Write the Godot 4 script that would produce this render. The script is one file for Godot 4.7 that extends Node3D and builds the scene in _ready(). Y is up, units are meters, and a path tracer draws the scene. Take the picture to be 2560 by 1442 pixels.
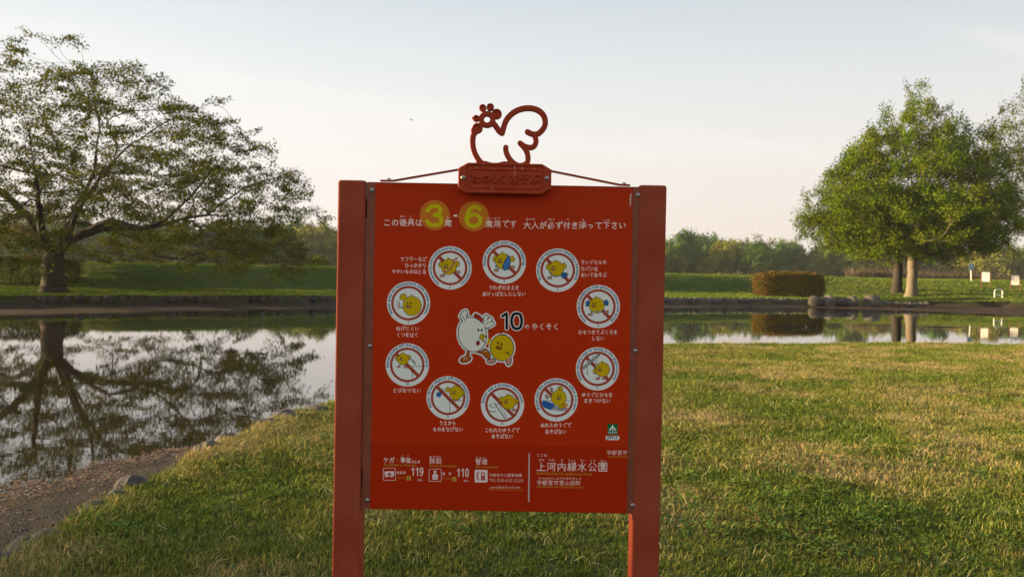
extends Node3D
# A red playground notice board on a lawn beside a park pond, trees and a grassy dike behind, in low evening sun.
# y is up, metres; the lawn at the board is y = 0, the pond lies at WATER_Y, the camera stands at the origin and looks along -z.

const WATER_Y := -0.35
const FOCAL := 2100.0              # focal length in photograph pixels (2560 x 1442)
const EYE := Vector3(0, 1.25, 0)
const PITCH := -0.71
const ROLL := 1.05
const SUN_TOWARDS := Vector3(-1.0, 0.130, -0.10)

var cam: Camera3D
var rng := RandomNumberGenerator.new()
var noise := FastNoiseLite.new()
var taken := {}
var M := {}

func _ready() -> void:
	make_camera_and_light()
	make_materials()
	make_ground()
	make_pond()
	make_left_tree()
	make_right_trees()
	make_far_trees()
	make_shade_trees()
	make_hedges()
	make_stones()
	make_grass()
	make_far_furniture()
	make_sign()
	make_small_things()

# ---------------------------------------------------------------- camera, sky, sun
func make_camera_and_light() -> void:
	cam = Camera3D.new()
	cam.name = "camera"
	add_child(cam)
	cam.position = EYE
	cam.rotation_degrees = Vector3(PITCH, 0, ROLL)
	cam.near = 0.05
	cam.far = 3000.0
	var lens := CameraAttributesPhysical.new()
	lens.frustum_focal_length = 35.0 * FOCAL / 1442.0
	lens.frustum_focus_distance = 2.25
	lens.exposure_aperture = 16.0
	lens.frustum_near = 0.05
	lens.frustum_far = 3000.0
	cam.attributes = lens
	cam.fov = rad_to_deg(2.0 * atan(721.0 / FOCAL))
	cam.current = true
	var env := Environment.new()
	env.background_mode = Environment.BG_SKY
	env.tonemap_mode = Environment.TONE_MAPPER_LINEAR
	env.tonemap_exposure = 2.95
	env.sdfgi_enabled = true
	env.ssao_enabled = true
	env.ssil_enabled = true
	env.fog_enabled = true
	env.fog_density = 0.00022
	env.fog_light_color = Color(0.86, 0.87, 0.9)
	var sky := Sky.new()
	var pano := PanoramaSkyMaterial.new()
	pano.panorama = sky_picture()
	sky.sky_material = pano
	env.sky = sky
	var we := WorldEnvironment.new()
	we.name = "world_environment"
	we.environment = env
	add_child(we)
	var sun := DirectionalLight3D.new()
	sun.name = "sun"
	add_child(sun)
	sun.look_at_from_position(Vector3.ZERO, -SUN_TOWARDS, Vector3.UP)
	sun.light_color = Color(1.0, 0.87, 0.66)
	sun.light_energy = 1.6
	sun.light_angular_distance = 1.2
	sun.shadow_enabled = true

func sky_picture() -> ImageTexture:
	var w := 1024
	var h := 512
	var im := Image.create(w, h, false, Image.FORMAT_RGBF)
	var n := FastNoiseLite.new()
	n.seed = 5
	n.frequency = 1.0
	n.fractal_octaves = 4
	var sun := SUN_TOWARDS.normalized()
	var stops := [[-0.2, Vector3(0.46, 0.41, 0.35)], [0.0, Vector3(0.74, 0.655, 0.595)], [0.07, Vector3(0.80, 0.72, 0.66)], [0.15, Vector3(0.795, 0.765, 0.73)], [0.23, Vector3(0.705, 0.725, 0.732)], [0.33, Vector3(0.555, 0.615, 0.665)], [0.6, Vector3(0.42, 0.50, 0.58)], [1.0, Vector3(0.30, 0.39, 0.50)]]
	for y in h:
		var up := PI * (0.5 - (y + 0.5) / h)
		var s := sin(up)
		var c := Vector3.ZERO
		if s <= stops[0][0]:
			c = stops[0][1]
		for k in stops.size() - 1:
			if s > stops[k][0] and s <= stops[k + 1][0]:
				c = (stops[k][1] as Vector3).lerp(stops[k + 1][1], (s - stops[k][0]) / (stops[k + 1][0] - stops[k][0]))
		for x in w:
			var a := TAU * (x + 0.5) / w
			var d := Vector3(sin(a) * cos(up), s, -cos(a) * cos(up))
			var near := clampf(d.dot(sun) * 0.5 + 0.5, 0, 1)
			var k := 0.88 + 0.28 * near * near
			var v := c * k
			v = v.lerp(Vector3(1.0, 0.9, 0.74) * 0.95, 0.30 * pow(near, 8.0))
			# thin streaks of high cloud
			if s > -0.02:
				var q := Vector2(d.x, d.z) / (s + 0.12)
				var q2 := q.rotated(0.35)
				var f := n.get_noise_2d(q2.x * 0.22, q2.y * 1.1) + 0.5 * n.get_noise_2d(q2.x * 0.6 + 9.0, q2.y * 3.2)
				var m := clampf(f * 1.6, 0, 1) * clampf(s * 8.0, 0, 1)
				v = v.lerp(Vector3(0.83, 0.80, 0.775), 0.55 * m)
				# one longer streak drawn out by the wind
				var az := rad_to_deg(atan2(d.x, -d.z))
				if az > -26.0 and az < 6.0:
					var off := rad_to_deg(up) - (11.6 - 0.085 * (az + 10.0))
					var thick := 0.55 + 0.25 * n.get_noise_1d(az * 0.3)
					var body := exp(-pow(off / thick, 2.0)) if off > 0.0 else exp(-pow(off / (thick * 3.0), 2.0))
					v = v.lerp(Vector3(0.86, 0.83, 0.80), 0.30 * body * smoothstep(-26.0, -18.0, az) * smoothstep(6.0, -6.0, az))
			v *= 0.408
			im.set_pixel(x, y, Color(v.x, v.y, v.z))
	return ImageTexture.create_from_image(im)

# a photograph pixel at a depth along the view axis
func at_px(px: float, py: float, depth: float) -> Vector3:
	return cam.transform * Vector3((px - 1280.0) / FOCAL * depth, -(py - 721.0) / FOCAL * depth, -depth)

# where the sight line through a photograph pixel meets the ground (or the plane at height y)
func on_level(px: float, py: float, y: float) -> Vector3:
	var d := cam.transform.basis * Vector3((px - 1280.0) / FOCAL, -(py - 721.0) / FOCAL, -1.0)
	return EYE + d * ((y - EYE.y) / d.y)

# a place on the terrain in the column of a photograph pixel at a distance
func on_land(px: float, dist: float) -> Vector3:
	var p := at_px(px, 700.0, dist)
	return Vector3(p.x, land_y(p.x, p.z), p.z)

# ---------------------------------------------------------------- naming and committing
func numbered(called: String) -> String:
	if not taken.has(called):
		taken[called] = 0
		return called
	taken[called] += 1
	return "%s_%03d" % [called, taken[called]]

func thing(called: String, label: String, category: String, at := Vector3.ZERO, turn := 0.0, group := "") -> Node3D:
	var o := Node3D.new()
	o.name = numbered(called)
	add_child(o)
	o.position = at
	o.rotation.y = turn
	tag(o, label, category, group)
	return o

func tag(o: Node, label: String, category: String, group := "") -> void:
	o.set_meta("label", label)
	o.set_meta("category", category)
	if group != "":
		o.set_meta("group", group)

func part(called: String, mesh: Mesh, mat: Material, parent: Node, at := Vector3.ZERO) -> MeshInstance3D:
	var o := MeshInstance3D.new()
	o.name = called
	o.mesh = mesh
	o.material_override = mat
	parent.add_child(o, true)
	o.position = at
	return o

func structure(called: String, mesh: Mesh, mat: Material) -> MeshInstance3D:
	var o := part(called, mesh, mat, self)
	o.set_meta("kind", "structure")
	return o

# ---------------------------------------------------------------- materials
func noise_texture(freq: float, octaves: int, lo: Color, hi: Color, size := 512, as_normal := false, strength := 4.0, sd := 1) -> NoiseTexture2D:
	var n := FastNoiseLite.new()
	n.seed = sd
	n.frequency = freq
	n.fractal_octaves = octaves
	var t := NoiseTexture2D.new()
	t.width = size
	t.height = size
	t.seamless = true
	t.noise = n
	if as_normal:
		t.as_normal_map = true
		t.bump_strength = strength
	else:
		var g := Gradient.new()
		g.set_color(0, lo)
		g.set_color(1, hi)
		t.color_ramp = g
	return t

# sun-bleached paint: soft blotches, small rust specks, pale scuffs
func worn_paint(lo: Vector3, hi: Vector3, sd: int) -> ImageTexture:
	var n := FastNoiseLite.new()
	n.seed = sd
	n.frequency = 0.006
	n.fractal_octaves = 5
	var soft := n.get_seamless_image(512, 512)
	var im := Image.create(512, 512, false, Image.FORMAT_RGB8)
	for y in 512:
		for x in 512:
			var v := lo.lerp(hi, soft.get_pixel(x, y).r)
			im.set_pixel(x, y, lin(v.x, v.y, v.z))
	rng.seed = sd
	for k in 520:
		var x := rng.randi_range(2, 508)
		var y := rng.randi_range(2, 500)
		var dark := rng.randf() < 0.7
		var c := lin(lo.x * 0.38, lo.y * 0.6, lo.z * 0.7) if dark else lin(hi.x * 1.15, hi.y * 2.2, hi.z * 2.6)
		im.set_pixel(x, y, im.get_pixel(x, y).lerp(c, 0.8))
		for q in (rng.randi_range(1, 3) if dark else rng.randi_range(2, 7)):
			var p := Vector2i(x + rng.randi_range(0, 1), y + q if not dark else y + rng.randi_range(0, 1))
			im.set_pixelv(p, im.get_pixelv(p).lerp(c, 0.5))
	return ImageTexture.create_from_image(im)

func lin(r: float, g: float, b: float) -> Color:
	return Color(r, g, b).linear_to_srgb()

func plain(color: Color, rough := 0.8, metal := 0.0) -> StandardMaterial3D:
	var m := StandardMaterial3D.new()
	m.albedo_color = color
	m.roughness = rough
	m.metallic = metal
	return m

func leafy(back: float) -> StandardMaterial3D:
	var m := StandardMaterial3D.new()
	m.vertex_color_use_as_albedo = true
	m.roughness = 0.7
	m.metallic_specular = 0.16
	m.cull_mode = BaseMaterial3D.CULL_DISABLED
	m.backlight_enabled = true
	m.backlight = Color(back, back, back * 0.4)
	return m

func triplanar(m: StandardMaterial3D, scale: float, world := true) -> void:
	m.uv1_triplanar = true
	m.uv1_world_triplanar = world
	m.uv1_scale = Vector3.ONE * scale

func make_materials() -> void:
	noise.seed = 3
	noise.frequency = 1.0
	noise.fractal_octaves = 3
	var g := StandardMaterial3D.new()
	g.vertex_color_use_as_albedo = true
	g.roughness = 0.95
	g.metallic_specular = 0.25
	g.albedo_texture = noise_texture(0.03, 5, Color(0.55, 0.54, 0.52), Color(1, 1, 1), 1024)
	g.normal_enabled = true
	g.normal_texture = noise_texture(0.05, 5, Color.BLACK, Color.WHITE, 1024, true, 10.0, 2)
	g.normal_scale = 1.0
	triplanar(g, 0.9)
	M.ground = g
	var w := plain(lin(0.030, 0.022, 0.011), 0.015)
	w.metallic_specular = 0.5
	w.normal_enabled = true
	w.normal_texture = noise_texture(0.012, 4, Color.BLACK, Color.WHITE, 1024, true, 3.0, 7)
	w.normal_scale = 0.016
	triplanar(w, 0.35)
	w.uv1_scale = Vector3(0.16, 0.3, 0.42)
	M.water = w
	M.leaf = leafy(0.55)
	M.leaf_thin = leafy(0.7)
	M.grass = leafy(0.5)
	for spec in [["bark", lin(0.115, 0.088, 0.062), 0.5], ["bark_pale", lin(0.36, 0.30, 0.215), 0.5], ["bark_dark", lin(0.075, 0.06, 0.045), 0.5]]:
		var b := plain(spec[1], 0.9)
		b.albedo_texture = noise_texture(0.02, 5, Color(0.5, 0.48, 0.45), Color(1.0, 1.0, 1.0), 512, false, 0, 11)
		b.normal_enabled = true
		b.normal_texture = noise_texture(0.03, 5, Color.BLACK, Color.WHITE, 512, true, 12.0, 12)
		triplanar(b, 1.1)
		b.uv1_scale = Vector3(2.2, 0.6, 2.2)
		M[spec[0]] = b
	var st := StandardMaterial3D.new()
	st.vertex_color_use_as_albedo = true
	st.roughness = 0.85
	st.albedo_texture = noise_texture(0.02, 5, Color(0.45, 0.45, 0.45), Color(1, 1, 1), 512, false, 0, 21)
	st.normal_enabled = true
	st.normal_texture = noise_texture(0.04, 5, Color.BLACK, Color.WHITE, 512, true, 10.0, 22)
	triplanar(st, 2.0)
	M.stone = st
	# old red paint on the posts: chalky, streaked
	var p := plain(Color.WHITE, 0.62)
	p.albedo_texture = worn_paint(Vector3(0.285, 0.044, 0.018), Vector3(0.345, 0.074, 0.038), 31)
	p.metallic_specular = 0.25
	triplanar(p, 1.3)
	p.normal_enabled = true
	p.normal_texture = noise_texture(0.12, 3, Color.BLACK, Color.WHITE, 512, true, 0.5, 33)
	M.post_paint = p
	var r := plain(Color.WHITE, 0.5)
	r.albedo_texture = worn_paint(Vector3(0.345, 0.040, 0.012), Vector3(0.40, 0.054, 0.019), 41)
	r.metallic_specular = 0.25
	triplanar(r, 2.2)
	r.normal_enabled = true
	r.normal_texture = noise_texture(0.10, 3, Color.BLACK, Color.WHITE, 512, true, 1.2, 43)
	M.cast_paint = r
	var e := plain(lin(0.27, 0.056, 0.02), 0.55)
	e.albedo_texture = noise_texture(0.02, 4, Color(0.82, 0.82, 0.82), Color(1, 1, 1), 256, false, 0, 45)
	triplanar(e, 4.0)
	M.plate_paint = e
	M.steel = plain(lin(0.38, 0.36, 0.34), 0.42, 0.9)
	M.white_paint = plain(lin(0.78, 0.77, 0.74), 0.5)
	M.brown_paint = plain(lin(0.14, 0.055, 0.03), 0.6)
	M.blue_paint = plain(lin(0.16, 0.27, 0.42), 0.5)
	M.grey_print = plain(lin(0.42, 0.38, 0.35), 0.5)
	M.dark = plain(lin(0.03, 0.03, 0.03), 0.6)
	M.dropping = plain(lin(0.6, 0.56, 0.52), 0.9)
	var lf := plain(Color.WHITE, 0.9)
	lf.vertex_color_use_as_albedo = true
	lf.cull_mode = BaseMaterial3D.CULL_DISABLED
	M.litter = lf

# ---------------------------------------------------------------- terrain
var WATER := PackedVector2Array([Vector2(-4.9, 4), Vector2(-4.7, -1), Vector2(-4.25, -4), Vector2(-3.65, -6.0), Vector2(-3.2, -7.1), Vector2(-2.75, -8.0), Vector2(-2.3, -8.8), Vector2(-1.6, -9.9), Vector2(-0.4, -12.3), Vector2(2.9, -17.0), Vector2(7, -18.2), Vector2(11, -18.9), Vector2(18, -20.2), Vector2(28, -24), Vector2(43, -33),
	Vector2(46, -40), Vector2(36, -46), Vector2(28.6, -48), Vector2(24, -53), Vector2(20.5, -56), Vector2(15, -54), Vector2(10, -50), Vector2(1, -45), Vector2(-8.4, -40), Vector2(-13, -34), Vector2(-17.0, -29.0), Vector2(-22, -22), Vector2(-26, -12), Vector2(-26, 2), Vector2(-20, 9), Vector2(-10, 8)])
var BASIN := PackedVector2Array([Vector2(-2.4, 5), Vector2(-2.3, -1), Vector2(-2.15, -3.8), Vector2(-2.17, -4.9), Vector2(-2.1, -6.0), Vector2(-1.97, -7.1), Vector2(-1.68, -8.1), Vector2(-1.1, -9.4), Vector2(-0.1, -11.8), Vector2(3.1, -16.4), Vector2(7, -17.6), Vector2(11, -18.2), Vector2(18, -19.4), Vector2(28, -23), Vector2(44, -32),
	Vector2(50, -40), Vector2(42, -54), Vector2(35, -61), Vector2(28, -61.5), Vector2(21.3, -59.5), Vector2(15.5, -57.5), Vector2(11.2, -55), Vector2(1, -49), Vector2(-9.1, -43.6), Vector2(-16.0, -38.2), Vector2(-20.2, -34.8), Vector2(-25, -26), Vector2(-28.5, -13), Vector2(-28.5, 3), Vector2(-22, 11), Vector2(-10, 10)])
var CREST := PackedVector2Array([Vector2(-170, -75), Vector2(-75, -64), Vector2(-24, -53), Vector2(18.4, -83), Vector2(36, -90), Vector2(56, -86), Vector2(120, -60)])

func poly_sd(poly: PackedVector2Array, p: Vector2) -> float:
	var best := 1e18
	var inside := false
	var n := poly.size()
	var j := n - 1
	for i in n:
		var a := poly[j]
		var b := poly[i]
		var ab := b - a
		var ap := p - a
		var t := clampf(ap.dot(ab) / ab.length_squared(), 0, 1)
		best = minf(best, (ap - ab * t).length_squared())
		if (a.y > p.y) != (b.y > p.y) and p.x < ab.x * (p.y - a.y) / ab.y + a.x:
			inside = not inside
		j = i
	return -sqrt(best) if inside else sqrt(best)

# signed distance to the dike's crest line, positive on the pond's side
func crest_d(p: Vector2) -> float:
	var best := 1e18
	var side := 1.0
	for i in CREST.size() - 1:
		var a := CREST[i]
		var ab := CREST[i + 1] - a
		var ap := p - a
		var t := clampf(ap.dot(ab) / ab.length_squared(), 0, 1)
		var d := (ap - ab * t).length_squared()
		if d < best:
			best = d
			side = 1.0 if ab.cross(ap) > 0 else -1.0
	return side * sqrt(best)

func basin_d(x: float, z: float) -> float:
	var wob := 0.10 * noise.get_noise_2d(x * 0.9, z * 0.9) + 0.05 * noise.get_noise_2d(x * 3.1 + 40.0, z * 3.1)
	return poly_sd(BASIN, Vector2(x, z)) + wob

func land_only(x: float, z: float, db: float) -> float:
	var far := smoothstep(24.0, 36.0, -z)
	var y := 0.15 * far + 0.017 * maxf(db, 0.0) * far + 0.03 * noise.get_noise_2d(x * 0.25, z * 0.25)
	y = minf(y, 1.0)
	if -z > 25.0 or absf(x) > 40.0:
		var dc := crest_d(Vector2(x, z))
		var top := lerpf(1.73, 1.92, clampf((x + 24.0) / 42.0, 0, 1))
		if dc > 0.0:
			var wid := lerpf(6.0, 10.0, smoothstep(-20.0, 18.0, x)) + 20.0 * smoothstep(24.0, 38.0, x)
			y = lerpf(y, top, smoothstep(0.0, 1.0, 1.0 - clampf((dc - 1.5) / wid, 0, 1)))
		else:
			y = lerpf(0.5, top, smoothstep(0.0, 1.0, 1.0 - clampf((-dc - 3.0) / 9.0, 0, 1)))
	return y

func land_y(x: float, z: float) -> float:
	var db := basin_d(x, z)
	if db > 0.0:
		return land_only(x, z, db)
	var dw := poly_sd(WATER, Vector2(x, z)) + 0.25 * noise.get_noise_2d(x * 0.6, z * 0.6 + 70.0)
	var rough := 0.012 * noise.get_noise_2d(x * 4.0, z * 4.0)
	if dw > 0.0:
		var t := -db / (-db + dw)
		var edge := smoothstep(0.0, 0.12, -db)
		return lerpf(land_only(x, z, 0.0) - 0.02, lerpf(-0.17, -0.345, pow(t, 0.8)), edge) + rough
	return WATER_Y - 0.004 - minf(0.5, -dw * 0.16) + rough * clampf(-dw * 2.0, 0, 1)

func make_ground() -> void:
	var angs := PackedFloat32Array()
	var a := -180.0
	while a < 179.9:
		angs.append(a)
		a += 0.4 if absf(a) < 38.0 else (1.0 if absf(a) < 60.0 else 5.0)
	var rad := PackedFloat32Array()
	var r := 0.4
	while r < 600.0:
		rad.append(r)
		r *= 1.028 if r < 130.0 else 1.12
	var na := angs.size()
	var verts := PackedVector3Array()
	var cols := PackedColorArray()
	var idx := PackedInt32Array()
	verts.append(Vector3.ZERO)
	cols.append(Color(0.06, 0.06, 0.02))
	for ri in rad.size():
		for ai in na:
			var t := deg_to_rad(angs[ai])
			var x := sin(t) * rad[ri]
			var z := -cos(t) * rad[ri]
			var y := 0.45
			var c := Color(0.055, 0.06, 0.022)
			if rad[ri] < 160.0:
				y = land_y(x, z)
				var db := basin_d(x, z)
				var n1 := noise.get_noise_2d(x * 0.35, z * 0.35)
				var n2 := noise.get_noise_2d(x * 5.0, z * 5.0)
				c = Color(0.095, 0.120, 0.030).lerp(Color(0.18, 0.175, 0.07), clampf(0.45 + 0.9 * n1 + 0.4 * n2, 0, 1) * 0.75)
				if z < -34.0:
					c = Color(0.088, 0.135, 0.024).lerp(Color(0.16, 0.165, 0.045), clampf(0.3 + 0.8 * n1 + 0.3 * n2, 0, 1) * 0.7)
				var mud := smoothstep(0.03, -0.04, db + 0.05 * n2)
				var dry := clampf(0.5 + 0.8 * noise.get_noise_2d(x * 1.6, z * 1.6), 0, 1)
				var mudc := Color(0.046, 0.039, 0.035).lerp(Color(0.080, 0.068, 0.060), dry)
				if z < -26.0:
					mudc = Color(0.085, 0.062, 0.045).lerp(Color(0.15, 0.098, 0.07), dry)
				c = c.lerp(mudc, mud)
				if y < WATER_Y + 0.035:
					c = c.lerp(Color(0.055, 0.043, 0.03), clampf((WATER_Y + 0.035 - y) / 0.05 + n2 * 0.6, 0, 1))
			verts.append(Vector3(x, y, z))
			cols.append(c)
	for ai in na:
		idx.append_array([0, 1 + ai, 1 + (ai + 1) % na])
	for ri in rad.size() - 1:
		for ai in na:
			var p := 1 + ri * na + ai
			var q := 1 + ri * na + (ai + 1) % na
			idx.append_array([p, p + na, q, q, p + na, q + na])
	structure("ground", mesh_of(verts, idx, cols, true), M.ground)

func mesh_of(verts: PackedVector3Array, idx: PackedInt32Array, cols := PackedColorArray(), smooth := false, uvs := PackedVector2Array()) -> ArrayMesh:
	var arr := []
	arr.resize(Mesh.ARRAY_MAX)
	var norms := PackedVector3Array()
	norms.resize(verts.size())
	if smooth:
		for k in range(0, idx.size(), 3):
			var n := (verts[idx[k + 2]] - verts[idx[k]]).cross(verts[idx[k + 1]] - verts[idx[k]])
			for q in 3:
				norms[idx[k + q]] += n
		for k in norms.size():
			norms[k] = norms[k].normalized() if norms[k].length_squared() > 1e-20 else Vector3.UP
	else:
		for k in range(0, idx.size(), 3):
			var n := (verts[idx[k + 2]] - verts[idx[k]]).cross(verts[idx[k + 1]] - verts[idx[k]]).normalized()
			for q in 3:
				norms[idx[k + q]] = n
	arr[Mesh.ARRAY_VERTEX] = verts
	arr[Mesh.ARRAY_NORMAL] = norms
	arr[Mesh.ARRAY_INDEX] = idx
	if cols.size():
		arr[Mesh.ARRAY_COLOR] = cols
	if uvs.size():
		arr[Mesh.ARRAY_TEX_UV] = uvs
	var m := ArrayMesh.new()
	m.add_surface_from_arrays(Mesh.PRIMITIVE_TRIANGLES, arr)
	return m

func make_pond() -> void:
	var grown := Geometry2D.offset_polygon(WATER, 1.2)
	var outline: PackedVector2Array = grown[0]
	var tri := Geometry2D.triangulate_polygon(outline)
	var v := PackedVector3Array()
	for p in outline:
		v.append(Vector3(p.x, WATER_Y, p.y))
	var idx := PackedInt32Array()
	for k in range(0, tri.size(), 3):
		var a := v[tri[k]]
		if (v[tri[k + 2]] - a).cross(v[tri[k + 1]] - a).y > 0:
			idx.append_array([tri[k], tri[k + 1], tri[k + 2]])
		else:
			idx.append_array([tri[k], tri[k + 2], tri[k + 1]])
	structure("pond_water", mesh_of(v, idx, PackedColorArray(), true), M.water)

# ---------------------------------------------------------------- trees
class Skeleton:
	var p := PackedVector3Array()
	var par := PackedInt32Array()
	var plen := PackedFloat32Array()
	var dir := PackedVector3Array()
	var tips := PackedInt32Array()
	var rng: RandomNumberGenerator
	func add(at: Vector3, parent: int) -> int:
		p.append(at)
		par.append(parent)
		if parent < 0:
			plen.append(0.0)
			dir.append(Vector3.UP)
		else:
			plen.append(plen[parent] + at.distance_to(p[parent]))
			dir.append((at - p[parent]).normalized())
		return p.size() - 1
	func path(from: int, pts: Array, step: float) -> int:
		var cur := from
		for q in pts:
			var a := p[cur]
			var n := maxi(1, int(ceil(a.distance_to(q) / step)))
			for k in n:
				var t := (k + 1.0) / n
				var w := Vector3(rng.randfn(), rng.randfn(), rng.randfn()) * step * 0.06
				cur = add(a.lerp(q, t) + w, cur)
		return cur
	func reach(target: Vector3, bf: float, step: float, sag: float) -> void:
		var best := -1
		var cost := 1e18
		for i in p.size():
			var dv := target - p[i]
			var d := dv.length()
			if d > cost:
				continue
			var c := d + bf * plen[i]
			var al := dv.dot(dir[i]) / maxf(d, 0.001)
			if al < 0.25:
				c += d * (0.25 - al) * 0.9
			if i < 2:
				c += 50.0
			if c < cost:
				cost = c
				best = i
		var a := p[best]
		var d0 := a.distance_to(target)
		var ctrl := a + dir[best] * d0 * 0.4 + Vector3(0, sag * d0, 0)
		var n := maxi(1, int(ceil(d0 / step)))
		var cur := best
		for k in n:
			var t := (k + 1.0) / n
			var q := a.lerp(ctrl, t).lerp(ctrl.lerp(target, t), t)
			if k < n - 1:
				q += Vector3(rng.randfn(), rng.randfn(), rng.randfn()) * step * 0.09
			cur = add(q, cur)
		tips.append(cur)
	func radii(tip: float, power: float) -> PackedFloat32Array:
		var acc := PackedFloat32Array()
		acc.resize(p.size())
		var r := PackedFloat32Array()
		r.resize(p.size())
		for i in range(p.size() - 1, -1, -1):
			r[i] = maxf(tip, pow(acc[i], 1.0 / power))
			if par[i] >= 0:
				acc[par[i]] += pow(r[i], power)
		return r

class Soup:
	var v := PackedVector3Array()
	var n := PackedVector3Array()
	var c := PackedColorArray()
	var i := PackedInt32Array()
	func tube(a: Vector3, b: Vector3, ra: float, rb: float, sides: int, da: Vector3, db: Vector3) -> void:
		var base := v.size()
		for e in 2:
			var d := da if e == 0 else db
			var x := d.cross(Vector3(0.31, 0.12, 0.94)).normalized()
			var y := x.cross(d)
			for k in sides:
				var t := TAU * k / sides
				var o := x * cos(t) + y * sin(t)
				v.append((a + o * ra) if e == 0 else (b + o * rb))
				n.append(o)
		for k in sides:
			var k2 := (k + 1) % sides
			i.append_array([base + k, base + k2, base + sides + k, base + k2, base + sides + k2, base + sides + k])
	func leaf(at: Vector3, along: Vector3, across: Vector3, l: float, w: float, col: Color) -> void:
		var base := v.size()
		var up := along.cross(across).normalized()
		v.append(at)
		v.append(at + along * l * 0.45 + across * w * 0.5 + up * w * 0.12)
		v.append(at + along * l)
		v.append(at + along * l * 0.45 - across * w * 0.5 + up * w * 0.12)
		for k in 4:
			n.append(up)
			c.append(col)
		i.append_array([base, base + 1, base + 2, base, base + 2, base + 3])
	func mesh() -> ArrayMesh:
		var arr := []
		arr.resize(Mesh.ARRAY_MAX)
		arr[Mesh.ARRAY_VERTEX] = v
		arr[Mesh.ARRAY_NORMAL] = n
		arr[Mesh.ARRAY_INDEX] = i
		if c.size() == v.size():
			arr[Mesh.ARRAY_COLOR] = c
		var m := ArrayMesh.new()
		m.add_surface_from_arrays(Mesh.PRIMITIVE_TRIANGLES, arr)
		return m

func rand_dir() -> Vector3:
	while true:
		var q := Vector3(rng.randf_range(-1, 1), rng.randf_range(-1, 1), rng.randf_range(-1, 1))
		if q.length_squared() < 1.0 and q.length_squared() > 0.01:
			return q.normalized()
	return Vector3.UP

# wood of a skeleton; nodes thicker than split become the trunk, the rest the limbs
func wood(sk: Skeleton, r: PackedFloat32Array, flare: float) -> ArrayMesh:
	var s := Soup.new()
	for i in sk.p.size():
		var j := sk.par[i]
		if j < 0:
			continue
		var ra := minf(r[j], r[i] * 1.35)
		var rb := r[i]
		if sk.par[j] < 0:
			ra = r[j] * flare
		elif sk.par[sk.par[j]] < 0 and sk.p[j].y < 0.9:
			ra = r[j] * lerpf(1.0, flare, 0.25)
		elif sk.p[i].y < 0.9 and j < 4:
			ra = r[j]
		var sides := 10 if rb > 0.2 else (7 if rb > 0.07 else (5 if rb > 0.025 else 3))
		s.tube(sk.p[j], sk.p[i], ra, rb, sides, sk.dir[j] if ra > r[i] * 0.8 and sk.par[j] >= 0 else sk.dir[i], sk.dir[i])
	return s.mesh()

# leaves and fine twigs round every tip
func crown(sk: Skeleton, per_tip: int, spread: Vector3, leaf_l: float, leaf_w: float, tones: Array, upward: float, twigs: int, lean := Vector3.ZERO) -> ArrayMesh:
	var s := Soup.new()
	for ti in sk.tips:
		var at := sk.p[ti]
		var out := sk.dir[ti]
		var flat := Vector3(out.x, out.y * 0.4, out.z).normalized()
		var side := flat.cross(Vector3.UP).normalized()
		if side.length_squared() < 0.5:
			side = Vector3.RIGHT
		var clump := rng.randf_range(0.6, 1.35)
		var tone: Color = tones[rng.randi() % tones.size()]
		var shade := rng.randf_range(0.75, 1.25)
		for k in int(per_tip * rng.randf_range(0.6, 1.4)):
			var q := rand_dir() * pow(rng.randf(), 0.45) * clump
			var pos := at + flat * (q.x + 0.25) * spread.x + side * q.z * spread.z + Vector3.UP * q.y * spread.y
			if upward > 0.0 and rng.randf() < upward:
				pos += Vector3.UP * rng.randf() * spread.y * 1.3
			var al := (rand_dir() + flat * 0.7 + lean).normalized()
			var ac := al.cross((rand_dir() * 0.8 + Vector3.UP).normalized()).normalized()
			var f := shade * rng.randf_range(0.75, 1.25)
			var sc := rng.randf_range(0.65, 1.25)
			var mixed := tone.lerp(tones[rng.randi() % tones.size()], rng.randf() * 0.6)
			s.leaf(pos, al, ac, leaf_l * sc, leaf_w * sc, Color(mixed.r * f, mixed.g * f, mixed.b * f))
		for k in twigs:
			var q := rand_dir() * clump
			var to := at + flat * (q.x + 0.35) * spread.x + side * q.z * spread.z + Vector3.UP * q.y * spread.y
			var d := (to - at)
			s.leaf(at, d.normalized(), d.cross(rand_dir()).normalized(), d.length(), 0.012 + 0.004 * leaf_l / 0.1, Color(0.09, 0.065, 0.045))
	return s.mesh()

func new_skeleton(sd: int) -> Skeleton:
	var sk := Skeleton.new()
	rng.seed = sd
	sk.rng = rng
	return sk

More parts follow.
